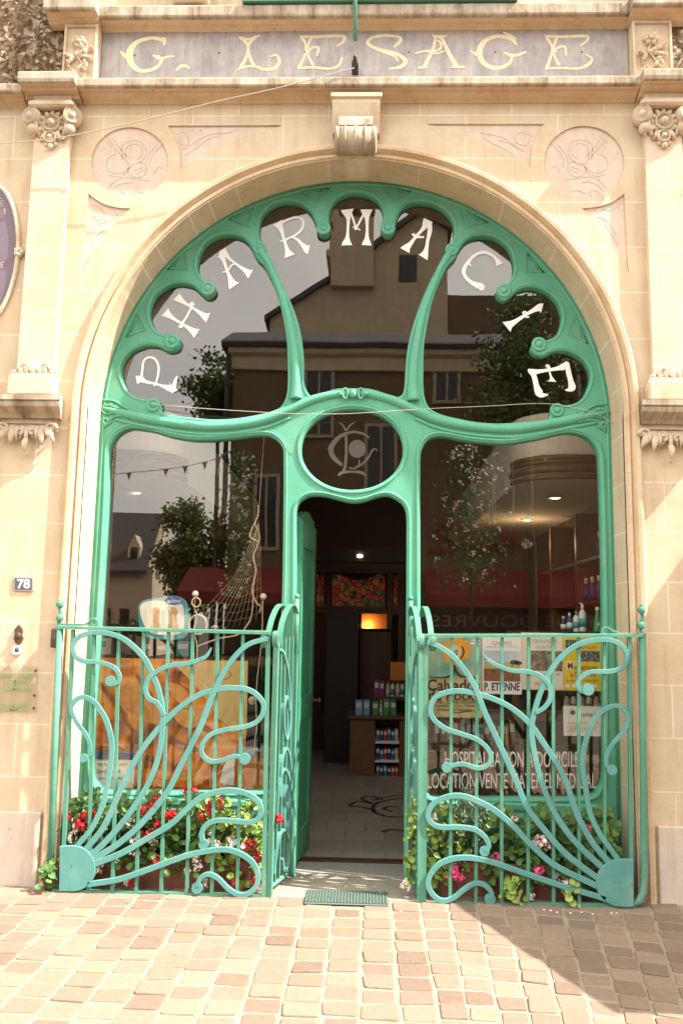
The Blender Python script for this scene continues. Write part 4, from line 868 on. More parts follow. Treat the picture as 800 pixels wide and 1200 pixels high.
# ------------------------------------------------------------------ planters and flowers
random.seed(3)
LEAF = tinted('geranium_leaves', (0.055, 0.14, 0.033), (0.145, 0.26, 0.055), 0.55, 40, 0.4, 0.2)
LEAFY = tinted('yellow_green_leaves', (0.15, 0.27, 0.04), (0.29, 0.37, 0.08), 0.55, 40, 0.4, 0.2)
LEAFG = tinted('grey_green_leaves', (0.075, 0.095, 0.06), (0.17, 0.18, 0.12), 0.7, 40, 0.3, 0.2)
STEM = simple('green_stems', (0.09, 0.14, 0.035), 0.7)
RED = tinted('red_petals', (0.50, 0.008, 0.018), (0.66, 0.03, 0.05), 0.6, 60, 0.3, 0.1)
PINK = tinted('pink_petals', (0.66, 0.05, 0.19), (0.75, 0.16, 0.33), 0.6, 60, 0.3, 0.1)
BLUSH = tinted('blush_petals', (0.75, 0.48, 0.50), (0.82, 0.70, 0.68), 0.6, 60, 0.3, 0.1)
WHT = tinted('white_flower_petals', (0.74, 0.64, 0.58), (0.84, 0.79, 0.74), 0.6, 60, 0.3, 0.1)
FM = {'r': RED, 'p': PINK, 'b': BLUSH, 'w': WHT}
TERRA = simple('terracotta_planter', (0.20, 0.075, 0.045), 0.8, 0.25, 15, 0.2)
SOIL = simple('soil', (0.035, 0.025, 0.018), 0.95, 0.4, 40)
for (a, b, lab) in ((104, 303, 'long terracotta planter of red and white geraniums behind the left railing'), (512, 722, 'long terracotta planter of pink and white geraniums behind the right railing')):
    xa, xb = P(a, 1030, 0.05).x, P(b, 1030, 0.05).x
    t = thing('planter', lab, 'planter', ((xa+xb)/2, 0.08, 0))
    m = MB()
    m.loft([[(xa+i_, y0, z), (xb-i_, y0, z), (xb-i_, y1, z), (xa+i_, y1, z)] for i_, y0, y1, z in ((0.02,0.0,0.20,0.0),(0.0,-0.02,0.22,0.17),(-0.012,-0.032,0.232,0.172),(-0.012,-0.032,0.232,0.20),(0.012,-0.008,0.208,0.20),(0.02,0.0,0.2,0.16))], True, True)
    m.build('trough', TERRA, t); m = MB(); m.box(xa+0.03, xb-0.03, 0.012, 0.188, 0.15, 0.185); m.build('soil', SOIL, t)
def head(m, c, r, n=15):
    for k in range(n):
        d = Vector((random.gauss(0,1), random.gauss(0,1)-0.5, random.gauss(0,1)+0.3)).normalized()
        p = c+d*r*random.uniform(0.55, 1.0); m.t = random.random()
        for q in range(3):
            dd = (d+Vector((random.uniform(-.8,.8), random.uniform(-.8,.8), random.uniform(-.8,.8)))).normalized()
            m.leaf(p+dd*0.004, dd, r*0.34, 5, 0.2)
def plant(lab, px, wpx_, zlo, zhi, heads, mat=LEAF, n=130, Y=0.05, lr=0.027, base=0.18, name='geranium', dy=0.11, cat='flower'):
    c0 = P(px, 1020, Y); w = wpx_*sc(px, 1000, Y)/2
    t = thing(name, lab, cat, (c0.x, Y+0.03, base), 'flowering plants behind the railings')
    lv = MB(); stm = MB()
    if zlo > 0.11: zlo -= 0.10; n = int(n*2.0); lr *= 0.84
    for k in range(n):
        a = random.uniform(-1, 1); h = random.random()**0.8
        x = c0.x+w*a*(0.75+0.4*random.random()); z = zlo+(zhi-zlo)*h*(1-0.35*a*a); y = Y+random.uniform(-dy, dy*0.9)-0.03*(1-h)
        lv.t = random.random()**1.3
        lv.leaf((x, y, z), (random.uniform(-.8,.8)+0.3*a, random.uniform(-1.3,-.1), random.uniform(0.1,1.2)), lr*random.uniform(0.65,1.25), 7, 0.22)
        if k % 5 == 0: stm.tube([(c0.x+w*a*0.4, Y+0.03, base-0.01), ((c0.x+w*a*.5+x)/2, (Y+y)/2, (base+z)/2+0.02), (x, y, z)], 0.0035, 5)
    for hd in heads:
        p = P(hd[0], hd[1], hd[4] if len(hd) > 4 else -0.075)
        stm.tube(catmull([(c0.x+(p.x-c0.x)*0.3, Y, base), ((c0.x+p.x)/2, (Y+p.y)/2, max(base, p.z-0.16)), tuple(p)], 4), 0.003, 5)
    lv.build('foliage', mat, t); stm.build('stems', STEM, t)
    for hd in heads:
        p = P(hd[0], hd[1], hd[4] if len(hd) > 4 else -0.075); m = MB(); head(m, p, 1.2*(hd[3] if len(hd) > 3 else 5.2)*sc(hd[0], hd[1], -0.05), 16); m.build('flower_head', FM[hd[2]], t)
plant('red geranium trailing on the ground outside the left railing post', 57, 16, 0.02, 0.2, [(61,1018,'r',5),(56,1040,'r',4.5),(68,1015,'r',4),(52,1030,'r',3)], n=26, Y=-0.13, base=0.0, dy=0.03, lr=0.02)
plant('geranium with red and white heads beside the white jamb, leftmost in its planter', 98, 46, 0.2, 0.56, [(81,956,'r',3.5),(95,967,'r',6),(107,955,'r',5),(85,981,'w',5),(90,972,'w',3.5),(120,999,'r',6.5),(117,1017,'w',5),(99,956,'r',4)])
plant('geranium with scattered white heads behind the left corner plate scrolls', 138, 48, 0.18, 0.5, [(152,965,'w',4),(157,986,'w',5.5),(154,997,'w',5),(135,1009,'w',4),(130,985,'b',3.5),(128,1001,'r',4.5),(160,1000,'w',4)])
plant('geranium with five deep red heads high against the green sill', 180, 48, 0.2, 0.56, [(185,935,'r',4.5),(171,949,'r',5.5),(178,943,'r',4),(185,967,'r',5),(175,978,'r',5.5),(164,979,'r',4.5),(186,1009,'r',5.5),(197,955,'r',5),(178,986,'w',3.5)])
plant('geranium with tall red spikes and a white cluster low down, mid left planter', 218, 46, 0.18, 0.52, [(218,926,'r',4),(228,926,'r',4),(202,954,'r',5),(230,1008,'w',5),(232,1016,'w',4),(220,1020,'w',4),(236,956,'r',4.5)])
plant('yellow-green bushy geranium with upright red buds and white flowers', 252, 48, 0.2, 0.54, [(245,944,'r',4),(246,952,'r',3.5),(259,938,'r',3),(259,944,'r',3),(247,984,'w',6),(254,990,'w',4.5),(241,1037,'w',4.5),(271,987,'w',5.5)], LEAFY, n=120)
plant('geranium with red heads next to the inner post of the left railing', 287, 44, 0.14, 0.5, [(294,991,'r',6),(301,1004,'r',5),(274,1034,'r',5),(297,1031,'r',5),(276,992,'w',4.5),(284,993,'b',4),(294,1056,'r',3.5),(328,960,'r',5,-0.08),(155,1036,'r',4.5)][:-1], LEAFY, n=110)
plant('low geranium with one red head and dark leaves at the foot of the left scrolls', 155, 60, 0.1, 0.34, [(155,1036,'r',5),(149,1034,'w',3)], n=70)
plant('yellow-green trailing plant with small white flowers on the right gate', 484, 22, 0.12, 0.62, [(475,1034,'w',3.5),(478,1040,'w',3),(472,1038,'w',3)], LEAFY, n=46, Y=-0.02, dy=0.06, lr=0.02, name='trailing_plant', cat='plant')
plant('geranium with one bright pink head and pale leaves near the doorway', 520, 48, 0.18, 0.52, [(532,1021,'p',7),(527,1028,'p',4.5),(538,1028,'p',5),(510,957,'w',4)], LEAFY, n=110)
plant('grey-green flowering shrub without petals behind the upper right scroll', 545, 56, 0.25, 0.62, [], LEAFG, n=210, lr=0.014, name='grey_shrub', cat='plant')
plant('geranium with a pink head touching the long scroll, centre of right planter', 588, 54, 0.16, 0.52, [(581,1005,'p',5),(576,1007,'p',4),(602,961,'b',3.5),(605,1050,'w',4.5),(621,1050,'w',4.5)], n=140)
plant('geranium with a large blush head high behind the right scrolls', 634, 52, 0.18, 0.54, [(634,985,'b',7),(629,990,'b',5),(640,990,'b',5),(629,1021,'p',5.5),(634,1020,'p',4),(652,1028,'b',4)], n=140)
plant('geranium with a low white head beside the right corner plate', 668, 44, 0.14, 0.5, [(661,1036,'w',6),(666,1034,'w',4),(657,1040,'w',4)], n=120)
plant('geranium in deep shade against the right jamb with one small pink head', 703, 46, 0.18, 0.55, [(689,971,'p',4)], n=120)
plant('leafy stems spilling through the right railing foot between the bars', 602, 30, 0.0, 0.2, [(652,1026,'w',3.5)][:0], LEAFY, n=36, Y=-0.1, base=0.05, dy=0.03, lr=0.022, name='trailing_plant', cat='plant')
plant('leafy sprig spilling over the bottom rail near the right corner plate', 669, 16, 0.0, 0.16, [], LEAFY, n=18, Y=-0.11, base=0.05, dy=0.02, lr=0.02, name='trailing_plant', cat='plant')

# ------------------------------------------------------------------ the shop interior
WOOD = simple('dark_shop_wood', (0.075, 0.034, 0.016), 0.45, 0.3, 8)
WOODL = simple('oak_shop_wood', (0.15, 0.07, 0.03), 0.45, 0.3, 8)
DARKW = simple('dark_wall', (0.045, 0.033, 0.026), 0.8, 0.2)
CREAM = simple('cream_plaster', (0.62, 0.55, 0.44), 0.8, 0.06)
m = MB(); m.box(-2.08,-2.02,0.43,5.7,0,4.9); m.box(2.02,2.08,0.43,5.7,0,4.9); m.box(-2.08,2.08,5.7,5.76,0,4.9); m.build('interior_wall', WOOD, bld)
m = MB(); m.box(-2.08,2.08,0.43,5.76,4.9,4.96); m.build('interior_ceiling', DARKW, bld)
ZS = 2.70
lamps = []
for s, lst in ((1, [(650,583),(617,609),(569,667),(556,672)]), (-1, [(159,577),(182,598),(209,616)])):
    x1 = 2.02*s; x0 = (P(610, 570, 0.85).x if s > 0 else -0.95)
    if s < 0: x0 = P(205, 570, 0.85).x
    r = 0.35; lp = [(x1, 0.85)]
    for k in range(9): a = k*math.pi/16; lp.append((x0+s*(r-r*math.sin(a)), 0.85+r-r*math.cos(a)))
    lp += [(x0, 5.69), (x1, 5.69)]
    m = MB(); m.loft([[(x, y, z) for x, y in lp] for z in (ZS, ZS+0.5)], True, True); ss = m.build('ceiling_canopy', CREAM, bld)
    m = MB()
    for dz, rr in ((0.01,0.02),(0.07,0.028),(0.125,0.016),(0.155,0.022)): m.tube([(x+s*-0.004, y-0.012, ZS+dz) for x, y in lp[:-2]], rr, 8)
    m.build('cornice_moulding', WOODL, ss)
    for (x, y) in lst:
        p = PZ(x, y, ZS-0.004)
        if p.y < 0.95 or p.y > 5.6: p.y = min(max(p.y, 1.0), 5.5)
        lamps.append((p, ss))
for p, ss in lamps:
    t = thing('downlight', 'x', 'lamp', p, 'recessed downlights in the shop ceiling')
    t['label'] = 'lit round downlight recessed in the pale shop ceiling'
    m = MB(); m.lathe(p, (0,0,-1), [(0.06,0),(0.062,0.006),(0.05,0.008),(0.048,0.002),(0.001,0.002)], 20); m.build('ring', WHITEP, t)
    m = MB(); m.lathe(p-Vector((0,0,0.0025)), (0,0,-1), [(0.046,0),(0.03,0.008),(0.001,0.01)], 16); m.build('bulb', LAMP, t)
def lamp_at(p, W_, c, r=0.05):
    ld = bpy.data.lights.new('bulb_light', 'POINT'); ld.energy = W_; ld.color = c; ld.shadow_soft_size = r
    o = bpy.data.objects.new('bulb_light', ld); COL.objects.link(o); o.location = p; return o
for p, ss in [q for q in lamps if q[0].x > 0][1:3]: lamp_at(p-Vector((0,0,0.25)), 2, (1, 0.72, 0.42))
def slab(q, x0, y0, x1, y1, Y, d):   # pixel rectangle standing at depth Y with thickness d
    a, b = P(x0, y1, Y), P(x1, y0, Y); q.box(a.x, b.x, Y, Y+d, min(a.z, b.z), max(a.z, b.z)); return q
YB = 5.2
sc_ = thing('glazed_screen', 'dark wood screen with stained glass panels at the back of the shop', 'screen', (P(420, 900, YB).x, YB, 0))
m = MB()
for x in (366, 384, 456, 470, 495): slab(m, x-5, 640, x+4, 925, YB-0.04, 0.1)
slab(m, 360, 640, 500, 670, YB-0.02, 0.1); slab(m, 360, 712, 500, 718, YB-0.05, 0.1); m.build('frame', WOOD, sc_)
def stained():
    k = NT('stained_glass'); v = k.n('ShaderNodeTexVoronoi'); k.l(k.obj(), v.inputs['Vector']); v.inputs['Scale'].default_value = 13
    h = k.n('ShaderNodeSeparateColor'); k.l(v.outputs['Color'], h.inputs[0])
    c = k.ramp(h.outputs[0], [(0.0,(0.34,0.015,0.012)),(0.4,(0.42,0.05,0.02)),(0.62,(0.40,0.12,0.03)),(0.8,(0.07,0.10,0.03)),(1,(0.25,0.16,0.08))])
    v2 = k.n('ShaderNodeTexVoronoi', feature='DISTANCE_TO_EDGE'); k.l(k.obj(), v2.inputs['Vector']); v2.inputs['Scale'].default_value = 13
    c = k.mix(1.0, c, k.ramp(v2.outputs['Distance'], [(0.03, (0.04, 0.03, 0.03)), (0.09, (1, 1, 1))]), 'MULTIPLY')
    k.col(c); k.l(c, k.b.inputs['Emission Color']); k.b.inputs['Emission Strength'].default_value = 0.045; return k.set(0.3)  # low emission in the pattern colours stands in for light from behind the glass
ST = stained()
for x0, x1 in ((389, 451), (371, 379), (461, 466)):
    m = MB(); xm = (x0+x1)/2; m.poly_px([[(x0,711),(x0,674)]+[(x0+(x1-x0)*t/10, 671+9*math.sin(math.pi*t/10)**1.5) for t in range(1,10)]+[(x1,674),(x1,711)]], YB+0.01, YB+0.03); m.build('stained_panel', ST, sc_)
m = MB(); slab(m, 379, 718, 420, 905, YB-0.5, 0.04); m.build('door_leaf', simple('black_brown_wood', (0.02,0.01,0.007), 0.5), sc_)
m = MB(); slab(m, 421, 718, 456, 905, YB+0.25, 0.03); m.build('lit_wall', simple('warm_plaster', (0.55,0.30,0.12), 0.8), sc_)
m = MB(); slab(m, 420, 737, 457, 905, YB-0.1, 0.04); slab(m, 420, 737, 457, 740, YB-0.1, 0.34); m.build('shading_panel', WOOD, sc_)  # added dark panel and ledge, keeping the lamp glow to the top band
p = P(431, 734, YB+0.19); lamp_at(p, 1.3, (1, 0.40, 0.10), 0.03)
t = thing('downlight', 'small lit downlight in the dark bulkhead above the shop doorway', 'lamp', P(421.5, 651.5, 4.2))
m = MB(); slab(m, 362, 646, 480, 657, 4.2, 0.3); m.build('bulkhead', DARKW, t)
m = MB(); m.lathe(P(421.5, 651.5, 4.19), (0,-0.6,-1), [(0.035,0),(0.03,0.01),(0.001,0.012)], 12); m.build('bulb', LAMP, t)
# display counter seen through the open doorway
YC = 3.9
ct = thing('display_counter', 'low brown wooden display counter with three product shelves inside the doorway', 'counter', P(440, 915, YC))
a, b = P(409, 914, YC), P(485, 840, YC)
ztop = b.z
m = MB(); m.box(a.x, P(439, 880, YC).x, YC, YC+0.5, 0.012, ztop-0.03); m.box(P(467.5, 880, YC).x, b.x, YC, YC+0.5, 0.012, ztop-0.03); m.box(P(439,880,YC).x, P(467.5,880,YC).x, YC+0.3, YC+0.5, 0.012, ztop-0.03); m.build('cabinet', WOODL, ct)
m = MB(); m.box(a.x-0.03, b.x+0.1, YC-0.05, YC+0.52, ztop-0.03, ztop, 0.008); m.build('counter_top', WOODL, ct)
cols = {c: simple(c+'_carton', v, 0.45, 0.12, 20) for c, v in dict(blue=(0.05,0.13,0.42), red=(0.5,0.03,0.03), skyblue=(0.16,0.42,0.62), green=(0.06,0.30,0.09), purple=(0.26,0.03,0.22), white=(0.7,0.68,0.62), orange=(0.62,0.20,0.03), navy=(0.03,0.05,0.16), teal=(0.05,0.32,0.35), dark=(0.05,0.04,0.035), cream=(0.6,0.52,0.38), brown=(0.2,0.09,0.04), gold=(0.5,0.3,0.06)).items()}
SHL = [870, 892, 913]
for y in SHL: m = MB(); slab(m, 439, y-1.3, 467.5, y+1.2, YC+0.02, 0.28); m.build('shelf', WHITEP, ct)
def carton(x0, y0, x1, y1, Y, d, c, lab, grp=None, name='product_box'):
    a, b = P(x0, y1, Y), P(x1, y0, Y); t = thing(name, lab, 'box', ((a.x+b.x)/2, Y+d/2, a.z), grp)
    m = MB(); m.box(a.x, b.x, Y, Y+d, a.z, b.z, 0.003); m.build('carton', cols[c], t)
    m = MB(); h = b.z-a.z; w = b.x-a.x; m.box(a.x+w*.12, b.x-w*.12, Y-0.0015, Y, a.z+h*.55, a.z+h*.85); m.build('label_panel', cols['white' if c != 'white' else 'teal'], t); return t
def bottle(px, y0, y1, wp, Y, c, lab, cap='white', grp=None, pump=False, cone=False):
    b = P(px, y1, Y); tz = P(px, y0, Y).z; h = tz-b.z; r = wp/2*sc(px, y1, Y)
    t = thing('bottle', lab, 'bottle', b, grp)
    if cone: pr = [(r,0),(r,h*.05),(r*.75,h*.45),(r*.35,h*.8),(r*.28,h*.82)]
    else: pr = [(r*.92,0),(r,h*.04),(r,h*.62),(r*.85,h*.72),(r*.42,h*.78),(r*.4,h*.82)]
    m = MB(); m.lathe(b, (0,0,1), pr, 16); m.build('body', cols[c], t)
    m = MB(); m.lathe(b+Vector((0,0,h*.815)), (0,0,1), [(r*.46,0),(r*.46,h*.13),(r*.35,h*.17),(0.001,h*.18)], 12)
    if pump: m.tube([b+Vector((0,0,h*.95)), b+Vector((0,0,h*1.02)), b+Vector((-r*.9,0,h*1.03))], r*.14, 6)
    m.build('cap', cols[cap], t)
    m = MB(); m.lathe(b+Vector((0,0,h*.18)), (0,0,1), [(r*1.012,0),(r*1.012,h*.3)], 16) if not cone else m.ball(b+Vector((0,-r*.8,h*.3)), r*.3, r*.1, r*.4)
    m.build('label_band', cols['teal' if c == 'white' else 'white'], t); return t
random.seed(9)
SN = ['upper', 'middle', 'bottom']
for si, (y, cl) in enumerate(zip(SHL, (['blue','navy','red','blue','blue','cream'], ['navy','blue','red','navy','blue','cream'], ['blue','navy','blue','navy','red','red']))):
    for k, c in enumerate(cl):
        x = 440.5+k*4.4; carton(x, y-random.uniform(14,17), x+3.9, y-1.4, YC+0.04, 0.15, c, f'small {c if c != "navy" else "dark blue"} medicine box on the {SN[si]} shelf of the counter', 'boxes on the counter shelves')
yt = 839.5
for k, (x0, x1, y0, c, w) in enumerate(((416,424.5,821,'skyblue','pale blue box at the left end of the counter top'),(425.5,433,821,'skyblue','pale blue box second along the counter top'),(436,443,822,'green','green box between pale blue boxes and taller green boxes'),(449,456,820,'green','tall green box near the middle of the counter top'),(457,464,821,'green','tall green box nearest the right gate on the counter top'))):
    carton(x0, y0, x1, yt-0.5, YC+0.08, 0.15, c, w, 'boxes on the counter top')
bottle(446, 820, yt-0.5, 4, YC+0.12, 'cream', 'slim cream bottle between green boxes on the counter top')
st = thing('back_shelf', 'raised dark shelf standing on the counter behind the boxes', 'shelf', P(455, 818, YC+0.35))
m = MB(); slab(m, 436, 817.5, 488, 820, YC+0.30, 0.2); m.build('shelf_board', WOOD, st)
m = MB(); slab(m, 437, 820, 440, 838, YC+0.32, 0.15); slab(m, 480, 820, 483, 838, YC+0.32, 0.15); m.build('upright', WOOD, st)
carton(438, 797, 444, 817.3, YC+0.34, 0.1, 'purple', 'purple box at the left of the raised counter shelf', 'boxes on the raised shelf')
carton(444.6, 798, 450, 817.3, YC+0.34, 0.1, 'purple', 'purple box beside the cream bottles on the raised shelf', 'boxes on the raised shelf')
for k, x in enumerate((454, 459.5, 465.5, 471)): bottle(x, 797, 817.3, 4.6, YC+0.38, 'cream' if k % 2 == 0 else 'white', ['cream bottle first of four on the raised counter shelf', 'white bottle second of four on the raised counter shelf', 'cream bottle third of four on the raised counter shelf', 'white bottle nearest the gate on the raised counter shelf'][k], 'dark' if k % 2 else 'red', 'bottles on the raised shelf')
t = thing('show_card', 'orange show card standing behind the bottles on the counter', 'card', P(466, 797, YC+0.5))
m = MB(); slab(m, 457, 776, 478, 797, YC+0.5, 0.02); m.build('board', cols['orange'], t); m = MB(); slab(m, 455, 796, 480, 836, YC+0.52, 0.03); m.build('strut', WOOD, t)

# ------------------------------------------------------------------ right window display
zl = P(600, 938, 0.38).z
for s, (a, b) in ((0, (P(108,928,0.38).x-0.05, P(318,928,0.38).x)), (1, (P(497,935,0.38).x, P(706,935,0.38).x+0.05))):
    m = MB(); m.box(a, b, 0.368, 1.0, zl-0.05, zl); m.build('window_ledge', WOODL, sf)
YP = FY+0.066
def rect(q, x0, y0, x1, y1, Y, d=0.001): a, b = P(x0, y1, Y), P(x1, y0, Y); q.box(a.x, b.x, Y-d, Y, a.z, b.z); return q
def flat(name, c0, c1, scale, stops=None, rough=0.6):
    k = NT(name); f = k.noise(scale, 5, 0.6); k.col(k.ramp(f, stops or [(0.35, c0), (0.65, c1)])); return k.set(rough)
def poster(label, x0, y0, x1, y1, mat, name='poster'):
    t = thing(name, label, name, P((x0+x1)/2, y1, YP)); m = MB(); a, b = P(x0, y1, YP), P(x1, y0, YP); m.box(a.x, b.x, YP, YP+0.003, a.z, b.z); m.build('sheet', mat, t); return t
INK = simple('dark_brown_ink', (0.045,0.022,0.014), 0.6); PAPER = simple('white_paper', (0.78,0.75,0.70), 0.7, 0.03); INKB = simple('dark_blue_ink', (0.03,0.035,0.12), 0.6); GREY = simple('grey_ink', (0.3,0.29,0.28), 0.6)
t = poster('teal and cream poster with a big orange sunflower and brown lettering, leftmost of the posters', 499, 744, 564, 840, flat('sunflower_poster_ground', (0.10,0.30,0.26), (0.50,0.50,0.30), 4.5, [(0.3,(0.07,0.27,0.25)),(0.5,(0.25,0.42,0.32)),(0.7,(0.52,0.50,0.28))]))
m = MB(); rect(m, 499, 796, 564, 840, YP, 0.0008); m.build('lower_panel', simple('ochre_paper', (0.48,0.40,0.18), 0.7, 0.15), t)
m = MB(); random.seed(2)
for k in range(17):
    a = k*6.283/17; r0, r1 = 5, 17+random.uniform(-2,3); m.rib_px([(533+r0*math.cos(a),763+r0*math.sin(a),3),(533+(r0+r1)*.5*math.cos(a+.08),763+(r0+r1)*.5*math.sin(a+.08),6.5),(533+r1*math.cos(a+.03),763+r1*math.sin(a+.03),1)], YP-0.0005, 0.001+0.0001*k, None, 4, 0)
m.build('petals', simple('sunflower_orange', (0.75,0.32,0.02), 0.6, 0.25, 40), t)
m = MB(); m.poly_px([[(532+8*math.cos(a*.5236), 764+8.5*math.sin(a*.5236)) for a in range(12)]], YP-0.004, YP-0.003); m.build('centre', simple('sunflower_centre', (0.62,0.55,0.34), 0.6), t)
m = MB()
for i, l in enumerate([[(541,757,1.6),(543,765,1.8),(538,773,1.4),(530,774,1)],[(532,765,1),(535,762,1),(535,767,1),(531,768,.8)],[(531.5,779,3),(531,787,3),(528,792,3),(518,794,1.6),(504,793.5,1)],[(532,779,2),(535,788,3),(540,792,2.4),(550,794,1.2),(560,793,.8)]]): m.rib_px(l, YP-0.004, 0.001+.0003*i, None, 4, 0)
m.text_px('Calvados', (500.5, 796, 562, 809.5), YP-0.001, 0.0012, 0.02); m.text_px('de Rock', (502, 808.5, 556, 821), YP-0.001, 0.0012, 0.02)
m.text_px('Ville - Grande Herouville', (511, 820.5, 558, 824.5), YP-0.001); m.text_px('Expositions du 2 Juin - Octobre', (510, 825.5, 557, 829), YP-0.001); m.text_px('du Samedi au Dimanche', (511, 830, 552, 833), YP-0.001)
m.rib_px([(528,836,.6),(545,834,1.2),(562,832,.4)], YP-0.001, 0.001, None, 4, 0); m.build('lettering', INK, t)
m = MB(); rect(m, 501, 747, 512, 748.2, YP-0.0005); rect(m, 501, 750, 510, 751, YP-0.0005); rect(m, 553, 750, 562, 751.5, YP-0.0005); rect(m, 551, 753, 562, 755, YP-0.0005); m.build('small_print', PAPER, t)
t = poster('white poster with a poppy field painting and the blue name P. ETIENNE', 565, 747, 610, 813, PAPER)
m = MB(); rect(m, 566.5, 763, 609, 798, YP); m.build('sky_area', flat('pale_painted_sky', (0.36,0.46,0.58), (0.62,0.66,0.68), 5), t)
m = MB(); rect(m, 566.5, 776.5, 609, 785, YP, 0.0014); m.build('field_area', flat('painted_field', (0.35,0.33,0.12), (0.5,0.44,0.2), 12), t)
m = MB(); rect(m, 566.5, 784, 609, 798, YP, 0.0018); m.build('poppy_area', flat('painted_poppies', (0.10,0.10,0.03), (0.42,0.06,0.04), 45, [(0.35,(0.07,0.09,0.03)),(0.5,(0.2,0.09,0.04)),(0.62,(0.45,0.05,0.03))]), t)
m = MB(); 
for x, y, r in ((602,776,4),(607,777,3.5),(578,786,2.2),(567.5,773,1)): m.poly_px([[(x+r*1.3*math.cos(a*.785), y+r*.7*math.sin(a*.785)) for a in range(8)]], YP-0.0026, YP-0.002)
rect(m, 599, 777, 600, 782, YP-0.0018, .0008); m.build('dark_trees', simple('painted_dark_green', (0.05,0.07,0.03), 0.6), t)
m = MB(); m.text_px('P. ETIENNE', (567, 800, 608.5, 809.5), YP, 0.0014, 0.03); m.build('name_lettering', INKB, t)
m = MB(); m.text_px('GALERIE', (576, 751.5, 599, 755.5), YP, 0.0012); m.text_px('exposition de peinture du 5 juin', (569, 757, 606, 759), YP, 0.0012); m.build('small_lettering', GREY, t)
t = poster('cream poster with a dark painting of figures between the poppy and yellow posters', 611, 742, 659, 808, simple('cream_paper', (0.66,0.60,0.46), 0.7, 0.05))
m = MB(); rect(m, 620, 747, 658, 806, YP); m.build('inner_sheet', simple('pale_cream_paper', (0.70,0.66,0.55), 0.7, 0.05), t)
m = MB(); rect(m, 621.5, 763, 658, 786, YP, 0.0016); m.build('painting', flat('dark_figure_painting', (0.05,0.07,0.06), (0.42,0.33,0.2), 26, [(0.38,(0.04,0.07,0.07)),(0.55,(0.22,0.17,0.10)),(0.68,(0.5,0.42,0.3))]), t)
m = MB(); m.text_px('Quinzaine', (624, 749, 652, 754), YP-0.001); m.text_px('de la Foire', (628, 755.5, 651, 760), YP-0.001); m.text_px('du 20 Juin au 12 Juillet 2005', (622, 789, 656, 792), YP-0.001); m.text_px('MUSEE', (626, 799, 640, 803), YP-0.001); m.build('lettering', GREY, t)
t = poster('bright yellow poster with a dark photo strip and brown lettering', 660, 747, 704, 809, simple('yellow_paper', (0.72,0.50,0.03), 0.6, 0.06))
m = MB(); rect(m, 662, 750, 675, 761, YP); rect(m, 679, 763, 702, 775, YP); m.build('photo_area', flat('dark_photo', (0.03,0.03,0.03), (0.3,0.3,0.3), 90, [(0.42,(0.02,0.02,0.025)),(0.55,(0.12,0.12,0.13)),(0.66,(0.5,0.5,0.5))]), t)
m = MB(); rect(m, 663.5, 775, 671, 785, YP); 
for k in range(5): rect(m, 662+8*k, 802, 667+8*k, 805.5, YP)
m.build('white_panels', PAPER, t)
m = MB(); m.text_px('M', (664.5, 776, 670.5, 784), YP-0.0015, 0.001, 0.03); m.text_px('editerranee', (672, 779, 699, 785), YP); m.text_px('a Douvres', (668, 787, 697, 793), YP); m.text_px('du 24 Juin au 3 Juillet 2005', (663, 796.5, 701, 799), YP); m.text_px('JUILLET', (679, 757.5, 699, 761), YP); m.build('lettering', simple('brown_ink', (0.17,0.07,0.02), 0.6), t)
t = poster('white card with a green cross emblem and a ruled box, below the yellow poster', 660, 828, 706, 862, PAPER, 'card')
m = MB(); 
for dx, dy in ((0,-1.7),(0,1.7),(1.7,0),(-1.7,0)): m.poly_px([[(670.5+dx+1.7*math.cos(a*.785), 835+dy+1.7*math.sin(a*.785)) for a in range(8)]], YP-0.001-0.0002*(dx+2), YP-0.0002*(dx+2))
m.text_px('PHARMACIE', (677, 836, 699, 840), YP); m.build('emblem', simple('emblem_green', (0.06,0.16,0.04), 0.6), t)
m = MB(); m.text_px('ouvert du lundi au samedi', (665, 845.5, 701, 848), YP); m.build('red_line', simple('red_ink', (0.55,0.2,0.15), 0.6), t)
m = MB(); m.tube([P(x, y, YP-0.0005) for x, y in ((663,851),(703,851),(703,857),(663,857))], 0.0008, 4, True)
for k in range(3): m.text_px('8 h 30', (667+12*k, 852.5, 674+12*k, 855.5), YP)
m.build('ruled_box', GREY, t)
# goods behind the posters
sh = thing('window_shelf', 'dark wooden stepped shelf unit behind the posters in the right window', 'shelf', P(600, 935, 0.8))
m = MB(); 
for y in (741, 838, 876): slab(m, 600 if y < 800 else 500, y, 708, y+4, 0.60, 0.25); m.build('shelf_board', WOOD, sh); m = MB()
for x in (500, 604, 708): slab(m, x-3, 742 if x > 550 else 838, x+3, 934, 0.85, 0.04); m.build('upright', WOODL, sh); m = MB()
for k, (x, y0, w, c, lab, cap, pump, cone) in enumerate(((660,722,7,'dark','dark small bottle leftmost on the right window shelf','white',0,0),(667,718,7,'navy','dark blue bottle on the right window shelf beside white bottles','white',0,0),(675,716,8,'white','shorter white bottle on the right window shelf','teal',0,0),(682.5,708,9,'white','tall white pump bottle on the right window shelf','white',1,0),(700,711,11,'green','green conical bottle at the right end of the window shelf','white',0,1))):
    bottle(x, y0, 740.5, w, 0.68, c, lab, cap, 'bottles on the right window shelf', bool(pump), bool(cone))
random.seed(12)
hue = ['brown','dark','gold','red','cream','dark','navy','white','brown','teal','dark','gold']
for k in range(13):
    x = 509+k*7.3; c = hue[k % 12]
    carton(x, 845+random.uniform(-3,5), x+6.3, 875.5, 0.66, 0.12, c, f'{c} packet {["at the left end","beside the gold packets","half hidden by the sunflower poster","below the sunflower poster","below the poster edge","below the poppy poster","under the painter name","left of the shelf post","by the shelf post","right of the shelf post","below the cream poster","near the white card","behind the white card"][k]} on the lower shelf', 'packets on the lower window shelf')
